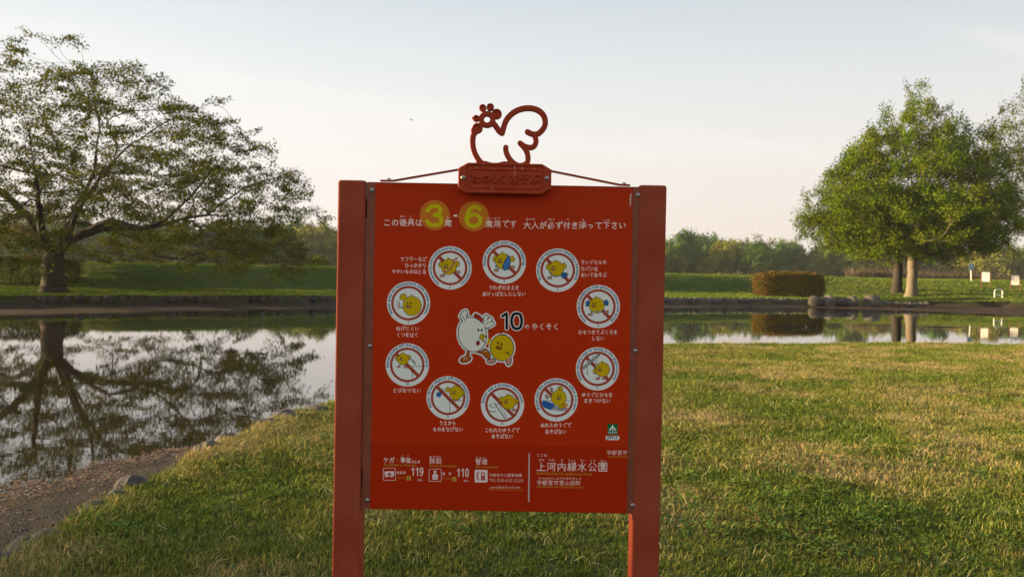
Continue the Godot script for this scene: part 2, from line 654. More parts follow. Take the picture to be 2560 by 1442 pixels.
func make_left_tree() -> void:
	# the wide spreading tree on the far bank: a short thick trunk, long low limbs, airy flat sprays
	var base := on_land(132, 38.0)
	base.y -= 0.05
	var sk := new_skeleton(101)
	var root := sk.add(Vector3.ZERO, -1)
	var fork := sk.path(root, [Vector3(0.03, 0.5, 0), Vector3(0.0, 1.2, 0.05), Vector3(0.12, 2.0, 0)], 0.4)
	var px := 0.0181
	# main limbs as the photograph shows them, as offsets in photo pixels from the trunk's foot, and a depth in metres
	for limb in [
		[[20, -115, -0.2], [90, -160, 0.4], [170, -185, 1.0], [240, -165, 1.5], [300, -98, 1.9], [370, -92, 2.2], [440, -120, 2.4], [560, -112, 2.0]],
		[[30, -125, 0.2], [100, -165, -0.6], [200, -175, -1.5], [330, -215, -2.5], [420, -290, -3.0], [520, -330, -3.4]],
		[[28, -130, 0], [70, -200, 0.5], [120, -290, 0.3], [170, -370, -0.3], [270, -450, -0.8], [370, -500, -1.2]],
		[[12, -125, 0], [25, -210, -0.8], [60, -300, -1.2], [70, -420, -1.5], [60, -540, -1.2]],
		[[-8, -115, 0.2], [-35, -190, 0.8], [-90, -250, 1.6], [-170, -330, 2.2], [-260, -400, 2.8]],
		[[-14, -105, -0.2], [-80, -140, -1.0], [-160, -170, -2.2], [-280, -180, -3.5], [-420, -200, -4.5]],
		[[0, -120, 0.6], [40, -170, 2.4], [90, -230, 4.2], [150, -260, 6.2]],
		[[8, -120, -0.6], [-30, -190, -2.6], [-50, -260, -4.6], [-40, -300, -6.6]]]:
		var pts := []
		for q in limb:
			pts.append(Vector3(q[0] * px, -q[1] * px, q[2]))
		sk.tips.append(sk.path(fork, pts, 0.45))
	var tries := 0
	var made := 0
	while made < 1520 and tries < 90000:
		tries += 1
		var q := Vector3(rng.randf_range(-12.5, 12.2), rng.randf_range(0.6, 12.3), rng.randf_range(-11, 11))
		var flat := Vector2(q.x, q.z * 1.1).length()
		var rr := 11.3 * (1.0 - pow(clampf((q.y - 3.2) / 8.7, 0, 1), 2.05))
		if q.x < 0:
			rr *= 1.06
		rr *= 1.0 + 0.16 * noise.get_noise_2d(atan2(q.z, q.x) * 1.6, q.y * 0.45)
		var low := 3.1 - 0.17 * flat + 0.5 * noise.get_noise_2d(q.x * 0.4, q.z * 0.4)
		if flat > rr or q.y < low:
			continue
		var inner := maxf(flat / maxf(rr, 0.1), (q.y - 2.0) / 10.0)
		if rng.randf() > (0.34 if q.y < 6.0 else 0.18) + 0.84 * inner * inner:
			continue
		if noise.get_noise_3d(q.x * 0.3 + 13.0, q.y * 0.72, q.z * 0.3) < -0.13:
			continue
		sk.reach(q, 0.30, 0.42, 0.03)
		made += 1
	var r := sk.radii(0.0075, 1.95)
	var k := 0.46 / r[fork]
	for i in r.size():
		r[i] = maxf(0.008, r[i] * lerpf(1.0, k, smoothstep(0.06, 0.30, r[i])))
	for i in range(fork + 1, r.size()):
		if r[i] > 0.03:
			r[i] *= 1.0 + 1.5 * smoothstep(0.03, 0.09, r[i]) * exp(-(sk.plen[i] - sk.plen[fork]) / 2.4)
	for i in range(0, fork + 1):
		r[i] = lerpf(0.55, 0.40, float(i) / fork)
	var t := thing("spreading_tree", "wide spreading tree with low sweeping limbs on the pond bank", "tree", base)
	part("trunk", wood(sk, r, 1.35), M.bark, t)
	part("crown", crown(sk, 88, Vector3(0.72, 0.20, 0.58), 0.128, 0.072, [Color(0.118, 0.145, 0.014), Color(0.098, 0.130, 0.013), Color(0.160, 0.158, 0.020), Color(0.135, 0.108, 0.022)], 0.0, 7), M.leaf_thin, t)

func broad_tree(called: String, label: String, base: Vector3, sd: int, h: float, rmax: float, hwide: float, hlow: float, tips: int, per_tip: int, leaf: Vector2, tones: Array, bark: Material, trunk_r: float, fork_h: float, spread: Vector3, limbs: int, group := "", upward := 0.35) -> Node3D:
	var sk := new_skeleton(sd)
	var root := sk.add(Vector3.ZERO, -1)
	var fork := sk.path(root, [Vector3(0, 0.45, 0), Vector3(0.05, fork_h * 0.6, 0.02), Vector3(0.0, fork_h, 0)], 0.45)
	for k in limbs:
		var a := TAU * (k + rng.randf_range(-0.3, 0.3)) / limbs
		var el := rng.randf_range(0.5, 1.25)
		var l := lerpf(rmax * 0.75, h * 0.5, el / 1.4)
		var d := Vector3(cos(a) * cos(el), sin(el), sin(a) * cos(el))
		sk.tips.append(sk.path(fork, [d * l * 0.35 + Vector3(0, fork_h, 0), d * l * 0.7 + Vector3(0, fork_h + 0.05 * l, 0), d * l + Vector3(0, fork_h + 0.14 * l, 0)], 0.5))
	sk.path(fork, [Vector3(0.15, fork_h + (h - fork_h) * 0.22, 0.1), Vector3(-0.2, fork_h + (h - fork_h) * 0.45, 0)], 0.5)
	var made := 0
	var tries := 0
	while made < tips and tries < 60000:
		tries += 1
		var q := Vector3(rng.randf_range(-rmax, rmax) * 1.1, rng.randf_range(hlow, h), rng.randf_range(-rmax, rmax) * 1.1)
		var flat := Vector2(q.x, q.z).length()
		var rr := rmax * (1.0 - pow(clampf((q.y - hwide) / (h - hwide), 0, 1), 1.5)) if q.y > hwide else rmax * (1.0 - 0.55 * pow((hwide - q.y) / maxf(hwide - hlow, 0.1), 2.0))
		rr *= 1.0 + 0.34 * noise.get_noise_2d(atan2(q.z, q.x) * 1.5 + sd, q.y * 0.38)
		if flat > rr:
			continue
		var inner := maxf(flat / maxf(rr, 0.1), (q.y - hlow) / (h - hlow))
		if rng.randf() > 0.25 + 0.75 * inner * inner:
			continue
		if noise.get_noise_3d(q.x * 0.33 + sd, q.y * 0.42, q.z * 0.33) < -0.09:
			continue
		sk.reach(q, 0.25, 0.5, 0.02)
		made += 1
	var r := sk.radii(0.010, 2.0)
	var k := trunk_r * 0.85 / r[fork]
	for i in r.size():
		r[i] = maxf(0.01, r[i] * lerpf(1.0, k, smoothstep(0.05, 0.3, r[i])))
		if i > fork and r[i] > 0.03:
			r[i] *= 1.0 + 1.2 * smoothstep(0.03, 0.09, r[i]) * exp(-(sk.plen[i] - sk.plen[fork]) / 2.0)
	for i in range(0, fork + 1):
		r[i] = lerpf(trunk_r, trunk_r * 0.85, float(i) / fork)
	var t := thing(called, label, "tree", base, 0.0, group)
	part("trunk", wood(sk, r, 1.45), bark, t)
	part("crown", crown(sk, per_tip, spread, leaf.x, leaf.y, tones, upward, 3), M.leaf, t)
	return t

func make_right_trees() -> void:
	var green := [Color(0.108, 0.178, 0.006), Color(0.086, 0.152, 0.006), Color(0.152, 0.205, 0.009), Color(0.135, 0.155, 0.012)]
	var b := on_land(2281, 67.0)
	broad_tree("pale_trunk_tree", "tall dense green tree with a pale cream trunk behind the boulders", b - Vector3(0, 0.05, 0), 7, 17.0, 8.0, 5.8, 2.9, 1500, 135, Vector2(0.165, 0.10), green, M.bark_pale, 0.42, 3.2, Vector3(0.68, 0.40, 0.62), 9, "", 0.5)
	b = on_land(2244, 70.0)
	broad_tree("dark_trunk_tree", "shorter tree with a dark brown trunk close behind the pale trunk", b - Vector3(0, 0.05, 0), 17, 9.5, 5.6, 4.8, 3.1, 320, 120, Vector2(0.165, 0.10), green, M.bark_dark, 0.40, 3.0, Vector3(0.7, 0.45, 0.68), 6)
	b = on_land(2655, 74.0)
	broad_tree("airy_tree", "airy light green tree reaching above the notice boards on the dike", b - Vector3(0, 0.05, 0), 27, 22.0, 7.4, 11.0, 1.6, 620, 75, Vector2(0.22, 0.11), [Color(0.10, 0.13, 0.03), Color(0.085, 0.12, 0.028), Color(0.12, 0.14, 0.045)], M.bark, 0.34, 3.0, Vector3(0.62, 0.62, 0.6), 9)

func make_far_trees() -> void:
	# the wood beyond the dike: each tree its own, from six grown forms
	var kinds := [
		["dark_far_tree", "rounded dark green tree in the wood beyond the dike", [Color(0.095, 0.182, 0.029), Color(0.081, 0.155, 0.029)]],
		["olive_far_tree", "olive green tree in the wood beyond the dike", [Color(0.155, 0.223, 0.031), Color(0.128, 0.189, 0.031)]],
		["yellow_far_tree", "yellow-green tree in young leaf in the wood beyond the dike", [Color(0.257, 0.257, 0.043), Color(0.203, 0.216, 0.041)]],
		["brown_far_tree", "thin brownish tree barely in leaf in the wood beyond the dike", [Color(0.176, 0.169, 0.066), Color(0.203, 0.176, 0.078)]],
		["bluish_far_tree", "bluish green broad tree in the wood beyond the dike", [Color(0.074, 0.149, 0.054), Color(0.088, 0.159, 0.055)]]]
	var proto := []
	for k in kinds.size():
		var airy: bool = k == 3
		proto.append(broad_tree(kinds[k][0], kinds[k][1], Vector3(0, -50, 0), 300 + k * 7, 10.0, 4.8 + 0.25 * k, 4.6, 0.5, 140 if airy else 200, 55 if airy else 115, Vector2(0.40, 0.26), kinds[k][2], M.bark_dark, 0.22, 1.6, Vector3(0.95, 0.8, 0.95), 6, "trees of the wood beyond the dike", 0.2))
	rng.seed = 909
	var used := {}
	var spots := []
	for k in 46:
		spots.append([lerpf(-90.0, 2700.0, (k + rng.randf_range(-0.3, 0.3)) / 45.0), rng.randf_range(205, 235), rng.randf_range(0.95, 1.3)])
	for k in 34:
		spots.append([lerpf(-60.0, 2650.0, (k + rng.randf_range(-0.4, 0.4)) / 33.0), rng.randf_range(250, 285), rng.randf_range(1.35, 1.7)])
	for s in spots:
		var kind := rng.randi() % 5
		if kind == 3 and rng.randf() < 0.75:
			kind = [0, 1, 4][rng.randi() % 3]
		if s[0] > 760 and s[0] < 860:
			kind = 2
		var px: float = s[0]
		if px < 900:
			s[2] *= 1.14
		if px > 1690 and px < 1800:
			s[2] *= 1.12
		if px > 880 and px < 1590 and rng.randf() < 0.35:
			continue # wholly behind the board
		var at := at_px(px, 700, s[1])
		at.y = 0.45
		var o: Node3D = proto[kind]
		if used.has(kind):
			o = (proto[kind] as Node3D).duplicate()
			o.name = numbered(kinds[kind][0])
			add_child(o)
		used[kind] = true
		o.position = at - Vector3(0, 0.2, 0)
		o.rotation.y = rng.randf() * TAU
		var sc: float = s[2]
		o.scale = Vector3(sc * rng.randf_range(0.9, 1.25), sc, sc * rng.randf_range(0.9, 1.25))
	# low scrub along the foot of the wood
	var sh := shrub_mesh(71, 1.6, 1.1, 900, Vector2(0.24, 0.13), [Color(0.09, 0.13, 0.03), Color(0.12, 0.14, 0.04), Color(0.10, 0.10, 0.045)])
	rng.seed = 42
	for k in 40:
		var px := lerpf(-40.0, 2620.0, (k + rng.randf_range(-0.4, 0.4)) / 39.0)
		if px > 900 and px < 1580:
			continue
		var at := at_px(px, 700, rng.randf_range(165, 195))
		at.y = 0.4
		var t := thing("scrub_bush", "low scrubby bush along the foot of the far wood", "bush", at, rng.randf() * TAU, "scrub along the far wood")
		t.scale = Vector3.ONE * rng.randf_range(1.5, 2.6)
		part("foliage", sh, M.leaf, t)
	var yb := shrub_mesh(75, 0.8, 0.9, 420, Vector2(0.16, 0.09), [Color(0.10, 0.15, 0.03), Color(0.12, 0.15, 0.035)])
	var yp := on_land(795, 60.0)
	var y := thing("young_bush", "small bright young bush alone on the dike crest", "bush", yp)
	part("foliage", yb, M.leaf, y)

func shrub_mesh(sd: int, r: float, h: float, leaves: int, leaf: Vector2, tones: Array) -> ArrayMesh:
	rng.seed = sd
	var s := Soup.new()
	for k in leaves:
		var q := rand_dir() * pow(rng.randf(), 0.4)
		var bump := 1.0 + 0.35 * noise.get_noise_3d(q.x * 2.0, q.y * 2.0, q.z * 2.0 + sd)
		var pos := Vector3(q.x * r * bump, h * 0.5 + q.y * h * 0.55 * bump, q.z * r * bump)
		if pos.y < 0.0:
			pos.y = rng.randf() * 0.2
		var al := rand_dir()
		var f := rng.randf_range(0.6, 1.3)
		var c: Color = tones[rng.randi() % tones.size()]
		s.leaf(pos, al, al.cross(rand_dir()).normalized(), leaf.x * rng.randf_range(0.7, 1.3), leaf.y, Color(c.r * f, c.g * f, c.b * f))
	for k in 26:
		var q := rand_dir()
		var to := Vector3(q.x * r * 0.8, h * rng.randf_range(0.5, 1.0), q.z * r * 0.8)
		s.leaf(Vector3(q.x, 0, q.z) * 0.1, to.normalized(), to.cross(rand_dir()).normalized(), to.length(), 0.03, Color(0.07, 0.05, 0.035))
	return s.mesh()

func make_shade_trees() -> void:
	# a tree on the bank beside the view: its long shadow lies across the lawn before the board
	var tones := [Color(0.06, 0.095, 0.02), Color(0.075, 0.10, 0.022)]
	broad_tree("bank_tree", "broad green tree on the pond bank, throwing its shadow over the lawn", Vector3(-33.0, 0.1, -0.9), 401, 9.5, 6.6, 4.0, 1.0, 300, 50, Vector2(0.2, 0.12), tones, M.bark, 0.3, 2.0, Vector3(0.9, 0.6, 0.9), 7)

# ---------------------------------------------------------------- hedges
func hedge(called: String, label: String, at: Vector3, turn: float, l: float, w: float, h: float, leaves: int, red: float, sd: int) -> void:
	rng.seed = sd
	var t := thing(called, label, "hedge", at, turn)
	var s := Soup.new()
	for k in leaves:
		var u := rand_dir()
		var p := Vector3(rng.randf_range(-1, 1), rng.randf_range(0.0, 1), rng.randf_range(-1, 1))
		# push most leaves to the clipped skin of a rounded block
		var e := pow(pow(absf(p.x), 5.0) + pow(absf(p.z), 3.0) + pow(p.y, 5.0), 1.0 / 4.6)
		if e > 0.01 and rng.randf() < 0.85:
			p = p / e * rng.randf_range(0.88, 1.0)
		var lump := 1.0 + 0.05 * noise.get_noise_3d(p.x * 3.0 * l * 0.4, p.y * 3.0, p.z * 3.0 + sd)
		var slope := 1.0 - 0.10 * (1.0 - p.y)
		var pos := Vector3(p.x * l * 0.5 * lump * slope, maxf(p.y * h * lump, 0.03), p.z * w * 0.5 * lump * slope)
		var reddish := clampf(red * (0.75 + 1.3 * noise.get_noise_3d(pos.x * 1.3, pos.y * 1.6, pos.z * 1.3 + 5.0)), 0, 1)
		var c := Color(0.105, 0.130, 0.026).lerp(Color(0.36, 0.105, 0.026), reddish if rng.randf() < 0.72 else reddish * 0.2)
		var f := rng.randf_range(0.65, 1.3)
		var al := (u + Vector3(p.x, p.y, p.z) * 0.5).normalized()
		s.leaf(pos, al, al.cross(rand_dir()).normalized(), rng.randf_range(0.06, 0.12), 0.05, Color(c.r * f, c.g * f, c.b * f))
	part("foliage", s.mesh(), M.leaf, t)
	var b := Soup.new()
	for k in 60:
		var x := rng.randf_range(-0.45, 0.45) * l
		var z := rng.randf_range(-0.35, 0.35) * w
		var top := Vector3(x + rng.randfn() * 0.2, h * rng.randf_range(0.6, 0.92), z + rng.randfn() * 0.15)
		var d := (top - Vector3(x, 0, z)).normalized()
		b.tube(Vector3(x, -0.05, z), top, 0.022, 0.007, 4, d, d)
	part("stems", b.mesh(), M.bark_dark, t)

func make_hedges() -> void:
	var p := on_land(1973, 64.0)
	hedge("clipped_hedge", "long clipped hedge flushed with red young leaves above the stone edge", p, deg_to_rad(8), 5.7, 2.3, 1.80, 34000, 0.5, 61)
	p = on_land(20, 46.0)
	hedge("dark_hedge", "dark green clipped hedge standing behind the spreading tree", p, deg_to_rad(24), 7.4, 1.5, 1.55, 16000, 0.08, 62)

# ---------------------------------------------------------------- stones
func stone_mesh(sd: int, size: Vector3, tone: Color, rings := 9, around := 13) -> ArrayMesh:
	var v := PackedVector3Array()
	var c := PackedColorArray()
	var idx := PackedInt32Array()
	for a in rings + 1:
		var th := PI * a / rings
		for k in around:
			var ph := TAU * k / around
			var d := Vector3(sin(th) * cos(ph), cos(th), sin(th) * sin(ph))
			var q := d * (1.0 + 0.30 * noise.get_noise_3d(d.x * 0.9 + sd * 3.7, d.y * 0.9, d.z * 0.9) + 0.10 * noise.get_noise_3d(d.x * 2.6, d.y * 2.6 + sd, d.z * 2.6))
			q.y = clampf(q.y, -0.9, 0.97)
			v.append(q * size * 0.5)
			var f := 1.0 + 0.5 * noise.get_noise_3d(d.x * 2.0 + sd, d.y * 2.0, d.z * 2.0)
			c.append(Color(tone.r * f, tone.g * f, tone.b * f))
	for a in rings:
		for k in around:
			var p := a * around + k
			var q := a * around + (k + 1) % around
			idx.append_array([p, q, p + around, q, q + around, p + around])
	return mesh_of(v, idx, c, true)

func stone(called: String, label: String, group: String, at: Vector3, size: Vector3, tone: Color, turn: float, sd: int, rings := 9, around := 13) -> void:
	var o := MeshInstance3D.new()
	o.name = numbered(called)
	o.mesh = stone_mesh(sd, size, tone, rings, around)
	o.material_override = M.stone
	add_child(o)
	o.position = at
	o.rotation.y = turn
	tag(o, label, "stone", group)

func make_stones() -> void:
	rng.seed = 55
	var grey := Color(0.115, 0.11, 0.11)
	# rounded stones half sunk along the lawn's edge
	for s in [[806, 1030, 60, 26], [776, 1034, 44, 22], [727, 1047, 62, 34], [684, 1062, 52, 26], [588, 1097, 54, 26], [536, 1124, 60, 34], [500, 1150, 44, 18], [352, 1212, 62, 40], [318, 1240, 56, 26], [262, 1268, 60, 28], [150, 1345, 84, 28], [95, 1362, 70, 24], [20, 1402, 90, 30]]:
		var p := on_level(s[0], s[1] + 6, -0.03)
		var d := -p.z
		var w: float = s[2] / FOCAL * d
		stone("edge_stone", "rounded grey stone sunk into the edge of the lawn above the shore", "stones along the lawn edge", p + Vector3(-0.05, -0.012, 0.01), Vector3(w * 1.1, maxf(s[3] / FOCAL * d * 2.0, 0.13), w * 1.25), grey.lerp(Color(0.15, 0.125, 0.105), rng.randf()), rng.randf() * TAU, rng.randi() % 1000, 12, 18)
	# boulders at the inlet on the far bank
	for s in [[2074, 757, 32, 30, "squat tan boulder nearest the clipped hedge at the water inlet", 0.24], [2131, 757, 38, 28, "broad tan boulder in the middle of the water inlet", 0.23], [2180, 752, 46, 34, "largest pale boulder leading the row of cobbles", 0.21], [2040, 750, 40, 26, "dark boulder in front of the hedge at the inlet", 0.12], [2102, 747, 40, 22, "dark boulder set back between the tan boulders", 0.10]]:
		var p := at_px(s[0], s[1], 57.5)
		p.y = -0.16
		var w: float = s[2] / FOCAL * 57.5
		var tone: float = s[5]
		stone("boulder", s[4], "boulders at the water inlet", p + Vector3(0, 0.15, 0), Vector3(w, s[3] / FOCAL * 57.5 * 1.25, w * 0.9), Color(tone, tone * 0.83, tone * 0.66), rng.randf() * TAU, rng.randi() % 1000, 12, 16)
	# the row of cobbles after the boulders
	for k in 22:
		var px := lerpf(2196.0, 2320.0, (k + rng.randf_range(-0.3, 0.3)) / 21.0)
		var p := at_px(px, 750, lerpf(57.5, 58.5, rng.randf()))
		p.y = -0.12 + rng.randf() * 0.12
		var w := rng.randf_range(0.28, 0.5)
		var tn := rng.randf_range(0.2, 0.32)
		stone("cobble", "tan cobble in the row along the bank below the pale trunk", "cobbles below the pale trunk", p, Vector3(w, w * 0.75, w), Color(tn, tn * 0.84, tn * 0.68), rng.randf() * TAU, rng.randi() % 1000, 6, 8)
	# stones edging the far bank, following the rim of the basin
	for leg in [[Vector2(9.6, -54.0), Vector2(11.2, -55), 6, 1], [Vector2(11.2, -55), Vector2(15.5, -57.5), 17, 1], [Vector2(15.5, -57.5), Vector2(20.6, -59.2), 18, 1], [Vector2(-20.2, -34.8), Vector2(-16, -38.2), 10, 0], [Vector2(-16, -38.2), Vector2(-9.1, -43.6), 20, 0]]:
		for k in int(leg[2]):
			var q: Vector2 = (leg[0] as Vector2).lerp(leg[1], (k + rng.randf_range(-0.25, 0.25)) / leg[2])
			var w := rng.randf_range(0.3, 0.48)
			var tn := rng.randf_range(0.12, 0.26) if leg[3] == 1 else rng.randf_range(0.08, 0.17)
			var lb := "dark grey stone edging the far bank under the clipped hedge" if leg[3] == 1 else "dark stone edging the bank in front of the spreading tree"
			var y := -0.02 + rng.randf_range(-0.06, 0.05)
			stone("bank_stone", lb, "stones edging the bank by the hedge" if leg[3] == 1 else "stones edging the bank by the spreading tree", Vector3(q.x, y, q.y + 0.1), Vector3(w, 0.42, w * 0.9), Color(tn, tn * 0.9, tn * 0.8), rng.randf() * TAU, rng.randi() % 1000, 6, 8)

# ---------------------------------------------------------------- grass
func blade(s: Soup, at: Vector3, d: Vector3, h: float, w: float, bend: float, col: Color) -> void:
	var side := d.cross(Vector3.UP).normalized()
	var b := s.v.size()
	var nrm := (-d + Vector3.UP * bend * 0.5).normalized()
	var p1 := at + Vector3.UP * h * 0.55 + d * bend * h * 0.25
	var p2 := at + Vector3.UP * h * (1.0 - 0.35 * bend * bend) + d * bend * h
	for q in [at - side * w * 0.5, at + side * w * 0.5, p1 - side * w * 0.42, p1 + side * w * 0.42, p2]:
		s.v.append(q)
		s.n.append(nrm)
		s.c.append(col)
	s.i.append_array([b, b + 2, b + 1, b + 1, b + 2, b + 3, b + 2, b + 4, b + 3])

func tuft(sd: int, blades: int, r: float, h: float, w: float, dry: float) -> ArrayMesh:
	rng.seed = sd
	var s := Soup.new()
	for k in blades:
		var a := rng.randf() * TAU
		var at := Vector3(cos(a), 0, sin(a)) * r * sqrt(rng.randf())
		var b := rng.randf() * TAU
		var d := Vector3(cos(b), 0, sin(b))
		var c := Color(1.0, 1.0, 1.0)
		var f := rng.randf_range(0.65, 1.3)
		f *= 0.76
		c = Color(0.4 * f, 0.6 * f, 0.4 * f)
		if rng.randf() < dry:
			c = Color(0.88 * f, 0.92 * f, 0.80 * f)
		blade(s, at, d, h * rng.randf_range(0.45, 1.15), w * rng.randf_range(0.7, 1.25), rng.randf_range(0.2, 1.1), c)
	return s.mesh()

func broadleaf(sd: int, leaves: int, r: float, h: float) -> ArrayMesh:
	rng.seed = sd
	var s := Soup.new()
	for k in leaves:
		var a := rng.randf() * TAU
		var at := Vector3(cos(a) * r * sqrt(rng.randf()), h * rng.randf_range(0.3, 1.0), sin(a) * r * sqrt(rng.randf()))
		var al := Vector3(cos(a + rng.randfn() * 0.6), rng.randf_range(-0.1, 0.5), sin(a)).normalized()
		var f := rng.randf_range(0.55, 1.0)
		s.leaf(at, al, al.cross(Vector3.UP + rand_dir() * 0.5).normalized(), rng.randf_range(0.014, 0.03), rng.randf_range(0.010, 0.02), Color(f, f, f))
	return s.mesh()

func weed_mesh(sd: int, h: float) -> ArrayMesh:
	rng.seed = sd
	var s := Soup.new()
	var pts := PackedVector3Array([Vector3.ZERO, Vector3(0.01, h * 0.35, 0.0), Vector3(0.015, h * 0.7, 0.01), Vector3(0.0, h, 0.015)])
	for k in 3:
		var d := (pts[k + 1] - pts[k]).normalized()
		s.leaf(pts[k], d, d.cross(Vector3(0, 0, 1)).normalized(), pts[k].distance_to(pts[k + 1]) * 1.1, 0.005, Color(0.10, 0.15, 0.03))
	for k in 14:
		var t := rng.randf_range(0.1, 0.95)
		var at := pts[0].lerp(pts[3], t)
		var a := rng.randf() * TAU
		var al := Vector3(cos(a), rng.randf_range(0.2, 0.8), sin(a)).normalized()
		var f := rng.randf_range(0.75, 1.2)
		s.leaf(at, al, al.cross(Vector3.UP).normalized(), lerpf(0.055, 0.025, t), lerpf(0.018, 0.008, t), Color(0.10 * f, 0.165 * f, 0.03 * f))
	for k in 10:
		s.leaf(pts[3] + rand_dir() * 0.012, (Vector3.UP + rand_dir()).normalized(), rand_dir(), 0.014, 0.008, Color(0.22, 0.22, 0.08))
	return s.mesh()

func scatter(called: String, label: String, category: String, mesh: Mesh, mat: Material, xf: Array, cols: PackedColorArray, turf := false) -> void:
	var mm := MultiMesh.new()
	mm.transform_format = MultiMesh.TRANSFORM_3D
	mm.use_colors = true
	mm.mesh = mesh
	mm.instance_count = xf.size()
	for k in xf.size():
		mm.set_instance_transform(k, xf[k])
		mm.set_instance_color(k, cols[k] if not turf else Color(cols[k].r / 0.304, cols[k].g / 0.456, cols[k].b / 0.304))
	var o := MultiMeshInstance3D.new()
	o.name = numbered(called)
	o.multimesh = mm
	o.material_override = mat
	add_child(o)
	tag(o, label, category)
	o.set_meta("kind", "stuff")

func placed(p: Vector3, sc: float, tilt := 0.15) -> Transform3D:
	var b := Basis(Vector3.UP, rng.randf() * TAU) * Basis(Vector3.RIGHT, rng.randfn() * tilt)
	return Transform3D(b.scaled(Vector3.ONE * sc), p)

func make_grass() -> void:
	var kinds := [tuft(1, 28, 0.06, 0.034, 0.0032, 0.18), tuft(2, 26, 0.06, 0.041, 0.0030, 0.30), tuft(3, 24, 0.06, 0.029, 0.0036, 0.10)]
	var xf := [[], [], []]
	var cols := [PackedColorArray(), PackedColorArray(), PackedColorArray()]
	var straw_x := []
	var straw_c := PackedColorArray()
	var herb_x := []
	var herb_c := PackedColorArray()
	rng.seed = 77
	var green := Color(0.120, 0.175, 0.030)
	var olive := Color(0.190, 0.218, 0.046)
	var tan_ := Color(0.265, 0.248, 0.108)
	for k in 240000:
		var t := deg_to_rad(rng.randf_range(-42, 42))
		# even density out to 7 m, thinning beyond
		var d := sqrt(rng.randf_range(1.2 * 1.2, 22.0 * 22.0))
		var keep := clampf(9.0 / d, 0.45, 1.0)
		if rng.randf() > keep:
			continue
		var x := sin(t) * d
		var z := -cos(t) * d
		var db := basin_d(x, z)
		if db < -0.02:
			continue
		var n1 := noise.get_noise_2d(x * 0.5, z * 0.5)
		var n2 := noise.get_noise_2d(x * 2.3 + 30.0, z * 2.3)
		var n3 := noise.get_noise_2d(x * 0.9 - 60.0, z * 0.9)
		var dryness := clampf(0.44 + 1.0 * n1 + 0.55 * n2, 0, 1)
		var c := green.lerp(olive, clampf(dryness * 1.5, 0, 1)).lerp(tan_, clampf(dryness * 1.7 - 0.75, 0, 1))
		var f := rng.randf_range(0.75, 1.25)
		c = Color(c.r * f, c.g * f, c.b * f)
		var kind := 2 if dryness < 0.3 else (1 if dryness > 0.6 else 0)
		if rng.randf() < 0.3:
			kind = rng.randi() % 3
		var sc := rng.randf_range(0.7, 1.25) * (1.0 + 0.35 * n3) * (1.0 + clampf(d / 40.0, 0, 0.35))
		if db < 0.25:
			sc *= 1.25
		var p := Vector3(x, land_only(x, z, db) - 0.004, z)
		xf[kind].append(placed(p, sc))
		cols[kind].append(c)
		if rng.randf() < 0.03 + 0.06 * clampf(dryness, 0, 1):
			straw_x.append(placed(p + Vector3(rng.randfn() * 0.05, 0.012, rng.randfn() * 0.05), rng.randf_range(0.7, 1.4), 0.5))
			var g := rng.randf_range(0.7, 1.2)
			straw_c.append(Color(0.36 * g, 0.33 * g, 0.17 * g))
		if (n3 > 0.2 and n2 > -0.1 and rng.randf() < 0.16) or (Vector2(x - 1.35, z + 4.6).length() < 0.75 + 0.5 * n2 and rng.randf() < 0.14):
			herb_x.append(placed(p, rng.randf_range(0.6, 1.2)))
			var g := rng.randf_range(0.75, 1.25)
			herb_c.append(Color(0.12 * g, 0.20 * g, 0.032 * g))
	for k in 3:
		scatter("lawn_grass", ["short lawn grass with green and dry blades mixed", "longer drier lawn grass in yellowish patches", "short fresh green lawn grass"][k], "grass", kinds[k], M.grass, xf[k], cols[k], true)
	# dead straw blades lying among the grass
	rng.seed = 8
	var s := Soup.new()
	for k in 5:
		var a := rng.randf() * TAU
		blade(s, Vector3(rng.randfn() * 0.02, 0, rng.randfn() * 0.02), Vector3(cos(a), 0, sin(a)), rng.randf_range(0.03, 0.06), 0.0026, rng.randf_range(0.9, 1.5), Color(1, 1, 1))
	scatter("dead_straw", "dead pale straw lying among the lawn grass", "straw", s.mesh(), M.grass, straw_x, straw_c)
	scatter("clover", "dark green clover and small broad leaves in the lawn", "clover", broadleaf(9, 26, 0.075, 0.055), M.grass, herb_x, herb_c)
	# taller weeds standing out of the lawn
	for w in [[1706, 1392, 0.2, "tall leafy weed with a seed head beside the sign post"], [1808, 1400, 0.17, "leafy weed growing alone in the clover patch"], [1000, 1380, 0.12, "small weed growing in the grass under the panel"], [545, 1290, 0.13, "small weed on the sunlit grass above the shore"], [2140, 1290, 0.13, "small weed in the dry yellow grass"], [1716, 1020, 0.16, "dark green weed clump at the far side of the sign post"]]:
		var wp := on_level(w[0], w[1], 0.0)
		var o := MeshInstance3D.new()
		o.name = numbered("weed")
		o.mesh = weed_mesh(int(w[0]), w[2])
		o.material_override = M.grass
		add_child(o)
		o.position = wp
		tag(o, w[3], "weed", "weeds in the lawn")
	# grass of the far banks and the dike
	rng.seed = 78
	var far_x := []
	var far_c := PackedColorArray()
	for k in 110000:
		var t := deg_to_rad(rng.randf_range(-36, 36))
		var d := 34.0 * pow(115.0 / 34.0, rng.randf())
		var x := sin(t) * d
		var z := -cos(t) * d
		var db := basin_d(x, z)
		if db < 0.0 or (z > -30.0):
			continue
		if crest_d(Vector2(x, z)) < -3.0:
			continue
		var n1 := noise.get_noise_2d(x * 0.16, z * 0.16)
		var n2 := noise.get_noise_2d(x * 0.8, z * 0.8)
		var c := Color(0.105, 0.172, 0.022).lerp(Color(0.185, 0.205, 0.045), clampf(0.32 + 0.9 * n1 + 0.5 * n2, 0, 1))
		var f := rng.randf_range(0.7, 1.3)
		far_x.append(placed(Vector3(x, land_only(x, z, db) - 0.01, z), rng.randf_range(0.7, 1.3) * (1.0 + d / 160.0)))
